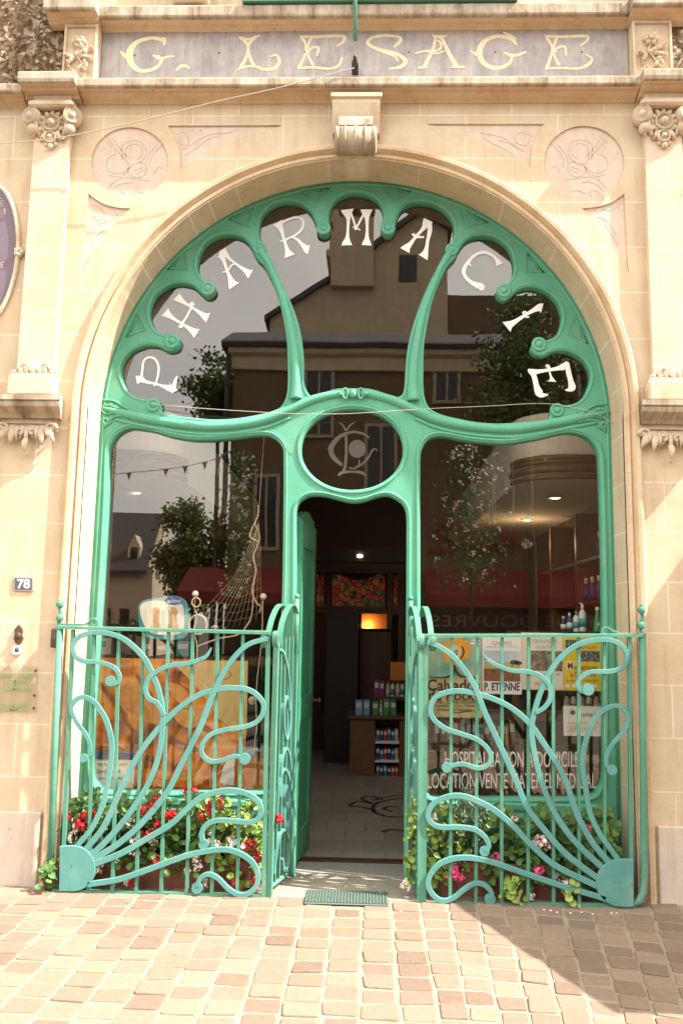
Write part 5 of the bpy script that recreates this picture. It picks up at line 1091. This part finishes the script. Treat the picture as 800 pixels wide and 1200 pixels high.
for k, (x, c) in enumerate(((664,'cream'),(672,'white'),(681,'cream'),(690,'white'),(699,'cream'))):
    bottle(x, 811, 837.5, 7, 0.68, c, ['cream jar leftmost below the yellow poster','white jar second below the yellow poster','cream jar in the middle below the yellow poster','white jar fourth below the yellow poster','cream jar rightmost below the yellow poster'][k], 'dark', 'jars below the yellow poster')
cs = thing('cane_stand', 'stand of brown walking canes behind the white lettering of the right window', 'canes', P(560, 934, 0.55))
m = MB(); slab(m, 515, 925, 640, 934, 0.48, 0.2); m.build('tray', WOOD, cs)
for k in range(9):
    x = 520+k*13; b = P(x, 928, 0.55); top_ = P(x+random.uniform(-6,6), 872, 0.6)
    m = MB(); m.tube([b, b.lerp(top_, .5), top_, top_+Vector((0.02,0,0.03)), top_+Vector((0.05,0,0.025)), top_+Vector((0.065,0,-0.01))], 0.008, 7); m.build('cane', WOODL, cs)
# tall side shelving along the right wall
su = thing('wall_shelving', 'tall brown shelving with bottles along the right wall of the shop', 'shelving', (1.9, 2.0, 0.01))
m = MB()
for y in (0.95, 2.0, 3.0): m.box(1.80, 2.015, y, y+0.06, 0.012, 2.6)
m.build('upright', WOODL, su)
for z in (0.5, 0.95, 1.4, 1.8, 2.15): m = MB(); m.box(1.80, 2.015, 1.01, 3.4, z, z+0.025); m.build('shelf', WOOD, su)
for k, (x, y0, y1) in enumerate(((655,630,652),(668,626,650),(660,668,688),(668,672,690),(676,663,687))):
    Y = 1.5; b = P(x, y1, Y); z = 2.175 if k < 2 else 1.825
    r = 0.03; t = thing('bottle', ['dark bottle with white cap on the topmost wall shelf, nearer the door','dark bottle with white cap on the topmost wall shelf, nearer the wall','dark bottle on the second wall shelf, first of three','dark bottle on the second wall shelf, middle of three','dark bottle on the second wall shelf, last of three'][k], 'bottle', (1.88, 1.3+0.25*k if k < 2 else 1.2+0.2*k, z), 'bottles on the wall shelving')
    q = ROOT[t]; m = MB(); m.lathe(q, (0,0,1), [(r,0),(r,0.12),(r*.4,0.15),(r*.4,0.16)], 14); m.build('body', cols['navy'], t); m = MB(); m.lathe(q+Vector((0,0,0.16)), (0,0,1), [(r*.6,0),(r*.6,0.05),(0.001,0.052)], 12); m.build('cap', cols['white'], t)

# ------------------------------------------------------------------ left window display
YD = 0.56
t = thing('show_board', 'large orange and yellow display board with a blurred close-up picture in the left window', 'board', P(195, 930, YD))
def orange():
    k = NT('blurred_orange_picture'); o = k.obj(); mp = k.n('ShaderNodeMapping'); k.l(o, mp.inputs[0]); mp.inputs['Rotation'].default_value = (0, 0.7, 0); mp.inputs['Scale'].default_value = (1.0, 1, 2.0)
    q = k.n('ShaderNodeTexNoise'); q.inputs['Scale'].default_value = 2.0; q.inputs['Detail'].default_value = 3; q.inputs['Roughness'].default_value = 0.45; q.inputs['Distortion'].default_value = 1.6
    k.l(mp.outputs[0], q.inputs['Vector'])
    c = k.ramp(q.outputs['Fac'], [(0.28,(0.10,0.028,0.010)),(0.38,(0.34,0.085,0.012)),(0.46,(0.70,0.19,0.015)),(0.54,(0.85,0.30,0.03)),(0.62,(0.88,0.44,0.13)),(0.72,(0.55,0.20,0.04))])
    k.col(c); return k.set(0.45)
m = MB(); a, b = P(100, 932, YD), P(291, 774, YD); m.box(a.x, b.x, YD, YD+0.012, a.z, b.z); m.build('picture', orange(), t)
m = MB(); m.poly_px([[(200,774.5),(290.5,774.5),(289,862),(272,855),(256,842),(246,826),(232,806),(214,788)]], YD-0.002, YD-0.0004); m.build('yellow_ground', flat('yellow_picture_ground', (0.62,0.43,0.16), (0.68,0.50,0.20), 4), t)
m = MB()
for i, l in enumerate([[(118,800,3),(140,830,6),(150,850,4),(170,865,3)],[(160,790,3),(175,815,7),(190,840,10),(215,850,6)],[(190,860,10),(215,875,8),(240,880,4)],[(125,870,8),(150,885,10),(180,890,6)],[(230,848,8),(245,856,6),(252,868,3)]]): m.rib_px(l, YD-0.0022, 0.001+.0003*i, None, 6, 0)
m.build('dark_patches', flat('dark_orange_shadow_print', (0.20,0.065,0.02), (0.36,0.13,0.04), 9), t)
m = MB()
for i, l in enumerate([[(130,795,14),(150,812,24),(175,835,22),(190,845,8)],[(205,835,10),(222,842,22),(240,836,14),(250,828,4)],[(195,800,4),(210,812,16),(222,828,10)]]): m.rib_px(l, YD-0.0036, 0.001+.0003*i, None, 6, 0)
m.build('bright_patches', flat('bright_orange_print', (0.62,0.24,0.04), (0.75,0.36,0.10), 5), t)
m = MB(); m.text_px('Cocon', (239, 800, 268, 806), YD-0.002); m.build('lettering', PAPER, t)
m = MB(); m.rib_px([(258,789,1),(266,786,1.4),(271,791,1.4),(264,796,1.2),(258,793,.8)], YD-0.002, 0.001, None, 5, 0); m.build('swirl_mark', simple('ochre_ink', (0.35,0.22,0.06), 0.6), t)
t = thing('notice', 'white printed notice with a blue band in the lower left window corner', 'notice', P(134, 922, 0.44))
m = MB(); slab(m, 110, 888, 158, 923, 0.44, 0.004); m.build('sheet', PAPER, t); m = MB(); rect(m, 111, 882, 158, 889.5, 0.439, .0012); m.build('blue_band', cols['navy'], t)
m = MB(); m.text_px('FERMETURE', (116, 894, 150, 897), 0.44); m.text_px('Garde de nuit', (114, 901, 142, 906), 0.44, bold=0.02); m.text_px('s\'adresser ici le dimanche', (114, 910, 152, 913), 0.44); m.build('lettering', GREY, t)
t = thing('show_card', 'rounded white and teal display card with two sandal pictures above the orange board', 'card', P(193, 745, 0.5))
m = MB(); m.poly_px([catmull([(162,712),(170,703),(185,701),(200,698),(214,701),(221,712),(222,735),(216,747),(200,750),(178,748),(165,740)], 5, True)], 0.50, 0.512, 0.003); m.build('board', cols['teal'], t)
m = MB(); m.poly_px([catmull([(164,712),(172,705),(186,704),(200,706),(213,708),(216,722),(214,740),(200,744),(178,742),(168,730)], 5, True)], 0.4965, 0.4995); m.build('white_ground', PAPER, t)
m = MB(); m.poly_px([[(204+10*math.cos(a*.3927), 704+5*math.sin(a*.3927)) for a in range(16)]], 0.493, 0.496); m.build('blue_oval', cols['blue'], t)
m = MB(); m.text_px('bebisol', (196, 701.5, 212, 706.5), 0.493); m.build('lettering', PAPER, t)
for x in (183, 203):
    m = MB(); m.poly_px([catmull([(x-5,715),(x,711),(x+5,716),(x+4,726),(x+6,737),(x,741),(x-6,737),(x-4,726)], 4, True)], 0.4935, 0.496); m.build('sandal_picture', flat('tan_leather_print', (0.45,0.25,0.1), (0.6,0.4,0.2), 30), t)
# fishing net, ropes and floats
net = thing('fishing_net', 'fine pale fishing net hung in a peak inside the left window', 'net', P(290, 740, 0.52))
m = MB(); ap = P(303, 612, 0.5)
for k in range(13):
    u = k/12; e = P(225+82*u, 722+10*math.sin(u*3.14)+4, 0.50+0.06*math.sin(k)); mid = ap.lerp(e, 0.5)+Vector((0.05*(1-u), 0, -0.06*(1-u)))
    m.tube([ap, ap.lerp(mid, .55)+Vector((0.01,0,0)), mid, mid.lerp(e, .5)+Vector((0,0,-.012)), e], 0.0011, 4)
for j in range(1, 12):
    f = j/12; m.tube([ap.lerp(P(225+82*k/9, 722+10*math.sin(k/9*3.14)+4, 0.5), f)+Vector((0.05*(1-k/9)*math.sin(f*3.1), 0, -0.05*(1-k/9)*math.sin(f*3.1)-0.008*(k % 2))) for k in range(10)], 0.0009, 4)
m.build('mesh', ROPE, net)
m = MB(); m.tube_px([(309.5,512),(307,545),(304,592)], 0.49, 0.0022, 4); m.tube_px([(303,592),(302,605),(296,618),(293,628),(297,632),(304,634),(303,622),(299,614),(303,603)], 0.49, 0.006, 6); m.tube_px([(303,634),(301,642),(297,652),(300,668),(298,680),(296,695),(301,707),(306,711),(304,718)], 0.49, 0.0065, 6); m.tube_px([(297,690),(295,720),(288,735),(278,744),(258,748),(240,754),(231,758)], 0.49, 0.0055, 6); m.build('rope', ROPE, net)
ln = thing('cord', 'thin cream cord hanging down the right side of the left window', 'cord', P(300, 925, 0.46))
m = MB(); m.tube_px([(308,704),(307,745),(304,775),(301,800),(300,830),(301,850),(298,880),(300,905),(296,926)], 0.46, 0.0042, 5); m.build('strand', ROPE, ln)
for (x, y, lab) in ((229, 696, 'white suction hook on the left window with two rope rings'), (308.5, 699, 'white suction hook on the left window beside the gate strap')):
    t = thing('suction_hook', lab, 'hook', P(x, y, 0.34)); m = MB(); m.lathe(P(x, y, FY+0.075), (0,-1,0), [(0.022,0),(0.02,0.008),(0.01,0.012),(0.008,0.018)], 14); m.build('cup', WHITEP, t)
    m = MB(); m.tube([P(x, y+q*0.8, FY+0.085+0.004*q) for q in range(6)], 0.004, 5); m.build('hook', WHITEP, t)
t = thing('rope_rings', 'small and large rope rings hanging from the suction hook', 'rope', P(231, 735, 0.42))
for cx, cy, r in ((230, 706, 5), (232, 732, 10.5)): m = MB(); m.tube([P(cx+r*math.cos(a*.3927), cy+r*1.1*math.sin(a*.3927), 0.42) for a in range(16)], 0.006, 6, True); m.build('ring', ROPE, t)
m = MB(); m.tube_px([(229.5,698),(228,712),(231,722),(227,740),(231,757),(229,800),(226,830),(232,850),(243,872),(246,900),(246,922)], 0.43, 0.004, 5); m.build('cord', ROPE, t)
for i, (x, y) in enumerate(((252, 735), (296, 821))):
    t = thing('float', ['pale oval net float near the top rail of the left window', 'cream round float on the hanging cord in the left window'][i], 'float', P(x, y, 0.47)); m = MB(); m.ball(P(x, y, 0.47), 0.03, 0.022, 0.014 if i == 0 else 0.03); m.build('float_body', ROPE, t); m = MB(); m.tube([P(x-3, y, 0.45), P(x+3, y-1, 0.45)], 0.005, 5); m.build('float_band', CABLE, t)
t = thing('gift_box', 'bright orange box with a white paper flap and striped top, lower right of left window', 'box', P(292, 928, 0.5))
m = MB(); a, b = P(276, 929, 0.47), P(311, 893, 0.47); m.box(a.x, b.x, 0.47, 0.62, a.z, b.z, 0.004); m.build('body', cols['orange'], t)
m = MB(); m.poly_px([[(257,916),(262,899),(266,891),(275,888),(274,921),(266,919),(263,922)]], 0.455, 0.459); m.build('paper_flap', PAPER, t)
m = MB()
for k in range(5): m.rib_px([(271+5*k,892,3.2),(276+5.5*k,881-0.5*k,3.6),(283+5.5*k,880,2.6)], 0.468-0.002*k, 0.0015, None, 4, 0); 
m.build('striped_top', cols['skyblue'], t)
for i, (x0, x1, y0, c, lab) in enumerate(((112,126,748,'white','white packet on the dark shelf at the left edge of the left window'),(165,178,752,'navy','dark blue packet behind the railing top under the sandal card'),(182,204,755,'dark','black packet on the dark shelf under the sandal card'),(206,222,752,'teal','teal packet on the shelf right of the sandal card'))):
    carton(x0, y0, x1, 771, 0.80, 0.1, c, lab, 'packets on the left window shelf')
sh = thing('window_shelf', 'dark shelf behind the orange display board in the left window', 'shelf', P(200, 930, 0.9))
m = MB(); slab(m, 104, 771, 326, 776, 0.76, 0.3); m.build('shelf_board', WOOD, sh)
for x in (106, 322): m = MB(); slab(m, x-3, 776, x+3, 930, 0.9, 0.05); m.build('upright', WOODL, sh)
# ------------------------------------------------------------------ the other side of the street (seen mirrored in the glass)
YG = FY+0.052
class RB(MB):       # geometry laid out where its mirror image stands, then put back across the glass
    def build(s, *a, **k):
        for v in s.v: v.y = 2*YG-v.y
        for f in s.f: f.reverse()
        return MB.build(s, *a, **k)
def RV(px, py, R): v = P(px, py, 2*YG+R); return Vector((v.x, -R, v.z))
GREYS = stone_mat('grey_brown_stone', (0.58, 0.49, 0.36), joint=(0.3, 0.26, 0.2))
DKST = stone_mat('dark_render', (0.17, 0.122, 0.082), joint=(0.1, 0.07, 0.05))
ROOF = simple('slate_roof', (0.06, 0.055, 0.055), 0.7, 0.3, 20, 0.2)
DGL = simple('dark_window_glass', (0.02, 0.022, 0.025), 0.15, 0.1)
REDA = simple('red_awning_cloth', (0.19, 0.014, 0.012), 0.8, 0.15, 8)
TRIM = simple('window_trim', (0.35, 0.3, 0.23), 0.8, 0.1)
def rpoly(q, loop, R, d): q.poly([[(lambda v: (v.x, v.z))(P(x, y, 2*YG+R)) for x, y in loop]], 2*YG+R, 2*YG+R+d); return q
R1 = 13.0
cb = thing('cafe_building', 'dark brown corner cafe with deep eaves, red awning fronts and shuttered windows across the street', 'building', (RV(500, 900, R1).x, -R1-3, 0))
xl, xr = RV(268, 600, R1).x, RV(1000, 600, R1).x
zt = RV(400, 412, R1).z
m = MB(); m.box(xl, xr, -R1-7, -R1, -0.05, zt); m.build('wall', DKST, cb)
m = MB(); m.prism_x([(-R1-7.3,zt),(-R1+0.3,zt),(-R1+0.35,zt+0.1),(-R1+0.3,zt+0.16),(-R1-1.2,zt+0.9),(-R1-6,zt+0.9),(-R1-7.3,zt+0.16)], xl-0.25, xr+0.2); m.build('roof', ROOF, cb)
m = MB(); m.prism_x([(-R1+0.0,zt-0.5),(-R1+0.09,zt-0.48),(-R1+0.12,zt-0.2),(-R1+0.22,zt-0.12),(-R1+0.25,zt-0.004),(-R1,zt-0.004)], xl-0.1, xr); m.build('eaves_moulding', GREYS, cb)
m = MB(); m.tube([(xl-0.1, -R1+0.14, zt-0.1),(xl-0.1, -R1+0.1, zt-0.6),(xl-0.1, -R1+0.1, 0.0)], 0.06, 8); m.build('drainpipe', BLACK, cb)
for (x0, x1, y0, y1) in ((358,388,433,510),(430,462,500,590),(510,535,410,470),(600,640,400,490),(300,325,560,640),(580,620,520,600),(680,720,400,500)):
    m = MB(); a, b = RV(x0, y1, R1), RV(x1, y0, R1); m.box(a.x, b.x, -R1-0.02, -R1+0.03, a.z, b.z); w = m.build('window', DGL, cb)
    m = MB(); 
    for c in ((a.x-.08, a.x, a.z-.08, b.z+.08), (b.x, b.x+.08, a.z-.08, b.z+.08), (a.x, b.x, b.z, b.z+.08), (a.x, b.x, a.z-.08, a.z), ((a.x+b.x)/2-.025, (a.x+b.x)/2+.025, a.z, b.z)): m.box(c[0], c[1], -R1-0.01, -R1+0.06, c[2], c[3])
    m.build('window_frame', TRIM, w)
m = MB(); m.box(xl+0.5, xr-0.5, -R1-0.01, -R1+0.04, 0.1, RV(500, 738, R1).z-0.05); m.build('shop_glazing', DGL, cb)
m = RB(); a = RV(520, 719, R1-0.15); m.box(xl, xr, 2*YG+R1-0.16, 2*YG+R1, RV(520, 739, R1).z, RV(520, 718, R1).z); m.build('fascia_board', simple('dark_fascia', (0.05,0.035,0.025), 0.6), cb)
m = RB(); m.text_px('ATELIER DE DOUVRES', (780, 721.5, 505, 735), 2*YG+R1-0.165, 0.01); m.build('fascia_lettering', simple('pale_fascia_letters', (0.40,0.36,0.30), 0.6), cb)
m = RB(); m.text_px('HOTEL', (604, 612, 500, 648), 2*YG+R1-0.005, 0.06); m.build('wall_lettering', simple('red_sign_letters', (0.2,0.012,0.012), 0.6), cb)
for i, (a_, b_) in enumerate(((222, 345), (495, 770))):
    xa, xb = RV(a_, 700, R1).x, RV(b_, 700, R1).x; z0 = RV(500, 668, R1).z
    t = thing('awning', ['red cloth awning on the left of the cafe opposite', 'long red cloth awning over the cafe front opposite'][i], 'awning', ((xa+xb)/2, -R1, z0))
    m = MB(); m.prism_x([(-R1+0.05,z0),(-R1+1.3,z0-0.62),(-R1+1.3,z0-0.65),(-R1+0.05,z0-0.04)], xa, xb); m.build('cloth', REDA, t)
    m = MB(); m.box(xa, xb, -R1+1.29, -R1+1.31, z0-0.86, z0-0.65); m.build('valance', REDA, t)
    m = MB(); m.tube([(xa+.1,-R1+.05,z0-.7),(xa+.1,-R1+1.28,z0-.66)], 0.02, 6); m.tube([(xb-.1,-R1+.05,z0-.7),(xb-.1,-R1+1.28,z0-.66)], 0.02, 6); m.build('arm', BLACK, t)
R2 = 19.0
gb = thing('gabled_house', 'tall grey-brown gabled house with a massive chimney behind the cafe', 'building', (RV(430, 900, R2+2).x, -R2-3, 0))
m = RB(); rpoly(m, [(317,940),(317,372),(388,331),(436,331),(436,290),(492,250),(524,268),(524,940)], R2, 6.0); m.build('wall', GREYS, gb)
m = RB(); rpoly(m, [(388,335),(388,300),(383,299),(383,292),(387,291),(387,271),(391,270),(391,262),(386,261),(386,215),(438,215),(438,335)], R2-0.3, 2.0); m.build('chimney', GREYS, gb)
m = RB(); rpoly(m, [(524,940),(524,346),(780,346),(780,940)], R2+0.5, 5.0); m.build('wing', DKST, gb)
m = RB(); rpoly(m, [(468,330),(468,298),(488,298),(488,330)], R2-0.03, 0.06); m.build('window', DGL, gb)
m = RB(); rpoly(m, [(310,376),(388,327),(388,321),(310,370)], R2-0.2, 6.4); rpoly(m, [(436,291),(492,248),(530,270),(530,264),(492,241),(436,284)], R2-0.2, 6.4); m.build('roof', ROOF, gb)
# houses along the street to the left
HW = simple('cream_house_wall', (0.72, 0.60, 0.44), 0.85, 0.1); HW2 = simple('ochre_house_wall', (0.50, 0.34, 0.18), 0.85, 0.1)
def house(lab, xa, xb, R_, dp, ze, zr, wall, dorm=2, nwin=5, ds=1.0):
    t = thing('terraced_house', lab, 'house', ((xa+xb)/2, -R_-dp/2, 0), 'houses along the street')
    m = MB(); m.loft([[(x, -R_, 0), (x, -R_, ze), (x, -R_-dp/2, zr), (x, -R_-dp, ze), (x, -R_-dp, 0)] for x in (xa, xb)], True, True); m.build('wall', wall, t)
    s = (zr-ze)/(dp/2); m = MB()
    m.loft([[(x, -R_+0.4, ze-0.4*s+.05), (x, -R_-dp/2, zr+.05), (x, -R_-dp-.4, ze-.4*s+.05), (x, -R_-dp-.4, ze-.4*s+.25), (x, -R_-dp/2, zr+.28), (x, -R_+.4, ze-.4*s+.25)] for x in (xa-0.05, xb-.25)], True, True); rf = m.build('roof', ROOF, t)
    m = MB(); m.box(xa+0.6, xa+1.3, -R_-dp/2-.4, -R_-dp/2+.4, zr-.3, zr+1.3); m.build('chimney', GREYS, rf)
    for k in range(dorm):
        x = xa+(xb-xa)*(k+0.7)/(dorm+0.4); m = MB(); zz = ze+0.3
        m.loft([[(x-.55*ds, y, zz), (x+.55*ds, y, zz), (x+.55*ds, y, zz+1.3*ds), (x, y, zz+2.4*ds), (x-.55*ds, y, zz+1.3*ds)] for y in (-R_-0.2, -R_-dp/2+.5)], True, True); dm_ = m.build('dormer', wall, rf)
        m = MB(); m.box(x-.3*ds, x+.3*ds, -R_-.2, -R_-.15, zz+.2*ds, zz+1.3*ds); m.build('window', DGL, t)
    for fl_ in range(int(ze//2.8)):
        for k in range(nwin):
            x = xa+(xb-xa)*(k+.5)/nwin; m = MB(); m.box(x-.4*ds, x+.4*ds, -R_-.02, -R_+.04, 1.0+2.8*fl_, 2.3+2.8*fl_); m.build('window', DGL, t)
    for fl_ in range(int(ze//2.8)+1):
        for k in range(3):
            y = -R_-dp*(k+.7)/3.4; m = MB(); m.box(xb-.02, xb+.04, y-.4, y+.4, 1.0+2.8*fl_, 2.3+2.8*fl_); m.build('window', DGL, t)
xb = RV(178, 700, 34).x
house('cream gabled house with two dormers far along the street', xb-5.2, xb, 34, 5, 4.3, RV(190, 606, 36).z, HW, 3, 6, 0.55)
xb2 = RV(190, 700, 25).x
house('ochre terraced house with a steep slate roof down the street', xb2-16, xb2-5.0, 24, 8, 3.4, 5.4, HW2, 3, 7)
# trees
TL = tinted('sunlit_tree_leaves', (0.07, 0.12, 0.03), (0.16, 0.2, 0.06), 0.6, 10); BARK = simple('bark', (0.10, 0.075, 0.05), 0.9, 0.3, 20, 0.4)
def tree(lab, px, py, R_, rx, rz, n, ls, seed):
    random.seed(seed); c = RV(px, py, R_); t = thing('street_tree', lab, 'tree', (c.x, c.y, 0), 'trees across the street')
    lf = MB(); tk = MB(); tk.tube([(c.x, c.y, 0), (c.x+.05, c.y, c.z*.4), (c.x-.05, c.y, c.z-rz*.4), (c.x, c.y, c.z+rz*.4)], [0.09, 0.08, 0.06, 0.02], 8)
    cl = []
    for k in range(26):
        d = Vector((random.gauss(0,1), random.gauss(0,1), random.gauss(0,1))).normalized()*random.random()**.4
        q = c+Vector((d.x*rx, d.y*rx, d.z*rz)); cl.append(q)
        if k < 9: tk.tube([(c.x, c.y, c.z-rz*.6+.1*k), c.lerp(q, .5)+Vector((0,0,-.15)), q], [0.06, 0.035, 0.012], 6)
    for k in range(n):
        q = random.choice(cl)+Vector((random.gauss(0,rx*.17), random.gauss(0,rx*.17), random.gauss(0,rz*.15))); lf.t = random.random()
        lf.blade(q, (random.gauss(0,1), random.gauss(0,1), random.gauss(-.3,.8)), ls*random.uniform(.7,1.4), ls*.35)
    tk.build('trunk', BARK, t); lf.build('crown', TL, t)
tree('bright leafy street tree showing past the corner of the cafe', 258, 462, 21, 1.35, 1.2, 3600, 0.15, 1)
tree('tall dark tree between the far houses and the cafe', 228, 650, 30, 1.45, 2.2, 9000, 0.2, 2)
tree('street tree standing before the right half of the cafe', 618, 440, 11, 1.3, 1.5, 4500, 0.12, 3)
def hanging(lab, px, py0, py1, wp, R_, seed):
    random.seed(seed); a, b = RV(px, py1, R_), RV(px, py0, R_); w = wp/2*sc(px, py0, 2*YG+R_)
    t = thing('hanging_flowers', lab, 'plant', (b.x, b.y, b.z), 'hanging flower columns')
    lf = MB(); fw = MB()
    for k in range(1100):
        z = random.uniform(a.z, b.z); lf.t = random.random(); lf.blade((b.x+random.gauss(0,w*.5), b.y+random.gauss(0,w*.4), z), (random.gauss(0,1), random.gauss(0,1), random.gauss(-.5,.7)), 0.075, 0.026)
    for k in range(46):
        q = Vector((b.x+random.gauss(0,w*.55), b.y+w*.5, random.uniform(a.z, b.z)))
        for j in range(4): fw.t = random.random(); fw.leaf(q+Vector((random.uniform(-.04,.04), .02, random.uniform(-.04,.04))), (random.uniform(-.6,.6), 1, random.uniform(-.4,.8)), 0.024, 5)
    tk = MB(); tk.tube([(b.x, b.y-.1, 0), (b.x, b.y-.1, b.z+.1)], 0.02, 8); tk.build('post', BLACK, t); lf.build('foliage', LEAF, t); fw.build('blossoms', WHT, t)
hanging('column of white flowers on a post before the right of the cafe', 552, 525, 690, 70, 7.5, 5)
hanging('column of pale flowers on a post before the left of the cafe', 284, 530, 700, 34, 8.5, 6)
bt = thing('bunting', 'string of small triangular flags across the street', 'bunting', RV(210, 545, 8))
m = RB(); pl = [(120,560),(155,556),(190,553),(225,548),(255,540),(275,528)]; Y_ = 2*YG+8
m.tube([P(x, y-3, Y_) for x, y in catmull(pl, 4)], 0.008, 5); m.build('string', CABLE, bt)
FLG = [simple('green_flag', (0.05,0.12,0.06), 0.7), simple('brown_flag', (0.14,0.06,0.03), 0.7)]
for k, (x, y) in enumerate(((151,556),(194,552),(217,549),(239,545),(256,539),(262,535))):
    m = RB(); m.poly([[(P(x-3.5,y-3,Y_).x, P(x-3.5,y-3,Y_).z), (P(x+3.5,y-3,Y_).x, P(x+3.5,y-3,Y_).z), (P(x,y+6,Y_).x, P(x,y+6,Y_).z)]], Y_, Y_+0.006); m.build('flag', FLG[k % 2], bt)

# ------------------------------------------------------------------ awning of the next shop (just outside the frame; its shade falls on the pavement)
SUN = Vector((0.62, -0.17, 0.76)).normalized()      # towards the sun
xa = 2.85; k_ = SUN.x/SUN.z; kd = -SUN.y/SUN.z
zr = 1.889+(xa-1.735)/k_
zf = (xa-1.055)/k_; yf = -1.454-kd*zf
aw = thing('shop_awning', 'sloping cloth awning of the neighbouring shop to the right of the pharmacy', 'awning', (xa+1.3, 0, zr))
m = MB(); m.prism_x([(-0.04,zr),(yf,zf),(yf,zf-0.02),(-0.04,zr-0.03)], xa, xa+3.2); m.build('cloth', REDA, aw)
m = MB(); m.tube([(xa+.1,yf+.05,zf-.03),(xa+.1,-0.03,zr-0.9)], 0.015, 8); m.tube([(xa+3.1,yf+.05,zf-.03),(xa+3.1,-0.03,zr-0.9)], 0.015, 8); m.build('arm', BLACK, aw)
m = MB(); m.box(xa, xa+3.2, -0.1, -0.002, zr-0.03, zr+0.08); m.build('cassette', WHITEP, aw)

# ------------------------------------------------------------------ light
w = bpy.data.worlds.new('World'); S.world = w; w.use_nodes = True
nt = w.node_tree; bg = nt.nodes['Background']; sky = nt.nodes.new('ShaderNodeTexSky'); sky.sky_type = 'NISHITA'; sky.sun_disc = False
el = math.asin(SUN.z); sky.sun_elevation = el; sky.sun_rotation = math.atan2(SUN.x, SUN.y)
sky.air_density = 1.0; sky.dust_density = 4.0; sky.ozone_density = 0.6; sky.altitude = 50
tc = nt.nodes.new('ShaderNodeTexCoord'); nz = nt.nodes.new('ShaderNodeTexNoise'); nz.inputs['Scale'].default_value = 2.2; nz.inputs['Detail'].default_value = 6
nt.links.new(tc.outputs['Generated'], nz.inputs['Vector'])
rp = nt.nodes.new('ShaderNodeValToRGB'); rp.color_ramp.elements[0].position = 0.3; rp.color_ramp.elements[0].color = (0.55,)*3+(1,); rp.color_ramp.elements[1].position = 0.62; rp.color_ramp.elements[1].color = (0.95,)*3+(1,)
nt.links.new(nz.outputs['Fac'], rp.inputs[0])
mxn = nt.nodes.new('ShaderNodeMix'); mxn.data_type = 'RGBA'; nt.links.new(rp.outputs[0], mxn.inputs[0]); nt.links.new(sky.outputs[0], mxn.inputs[6]); sx_ = nt.nodes.new('ShaderNodeSeparateXYZ'); nt.links.new(tc.outputs['Generated'], sx_.inputs[0])
mr_ = nt.nodes.new('ShaderNodeMapRange'); mr_.interpolation_type = 'SMOOTHSTEP'; nt.links.new(sx_.outputs[1], mr_.inputs[0]); mr_.inputs[1].default_value = 0.1; mr_.inputs[2].default_value = -0.75
cm_ = nt.nodes.new('ShaderNodeMix'); cm_.data_type = 'RGBA'; nt.links.new(mr_.outputs[0], cm_.inputs[0]); cm_.inputs[6].default_value = (7.5, 7.0, 6.4, 1); cm_.inputs[7].default_value = (9.2, 8.8, 8.2, 1)   # thin cloud, brighter over the south side of the street
nt.links.new(cm_.outputs[2], mxn.inputs[7])
nt.links.new(mxn.outputs[2], bg.inputs[0]); bg.inputs[1].default_value = 0.15
sl = bpy.data.lights.new('sun', 'SUN'); sl.energy = 4.6; sl.angle = R(0.5); sl.color = (1.0, 0.95, 0.87)
so = bpy.data.objects.new('sun', sl); COL.objects.link(so); so.rotation_euler = (-SUN).to_track_quat('-Z', 'Y').to_euler(); so.location = (6, -6, 12)
S.view_settings.view_transform = 'Standard'; S.view_settings.look = 'None'; S.view_settings.exposure = 1.55; S.view_settings.gamma = 1; S.view_settings.use_curve_mapping = False
S.render.engine = 'CYCLES'; S.cycles.use_denoising = True; S.cycles.max_bounces = 10; S.cycles.transparent_max_bounces = 24; S.cycles.glossy_bounces = 4
S.cycles.caustics_reflective = False; S.cycles.caustics_refractive = False; S.cycles.sample_clamp_indirect = 6
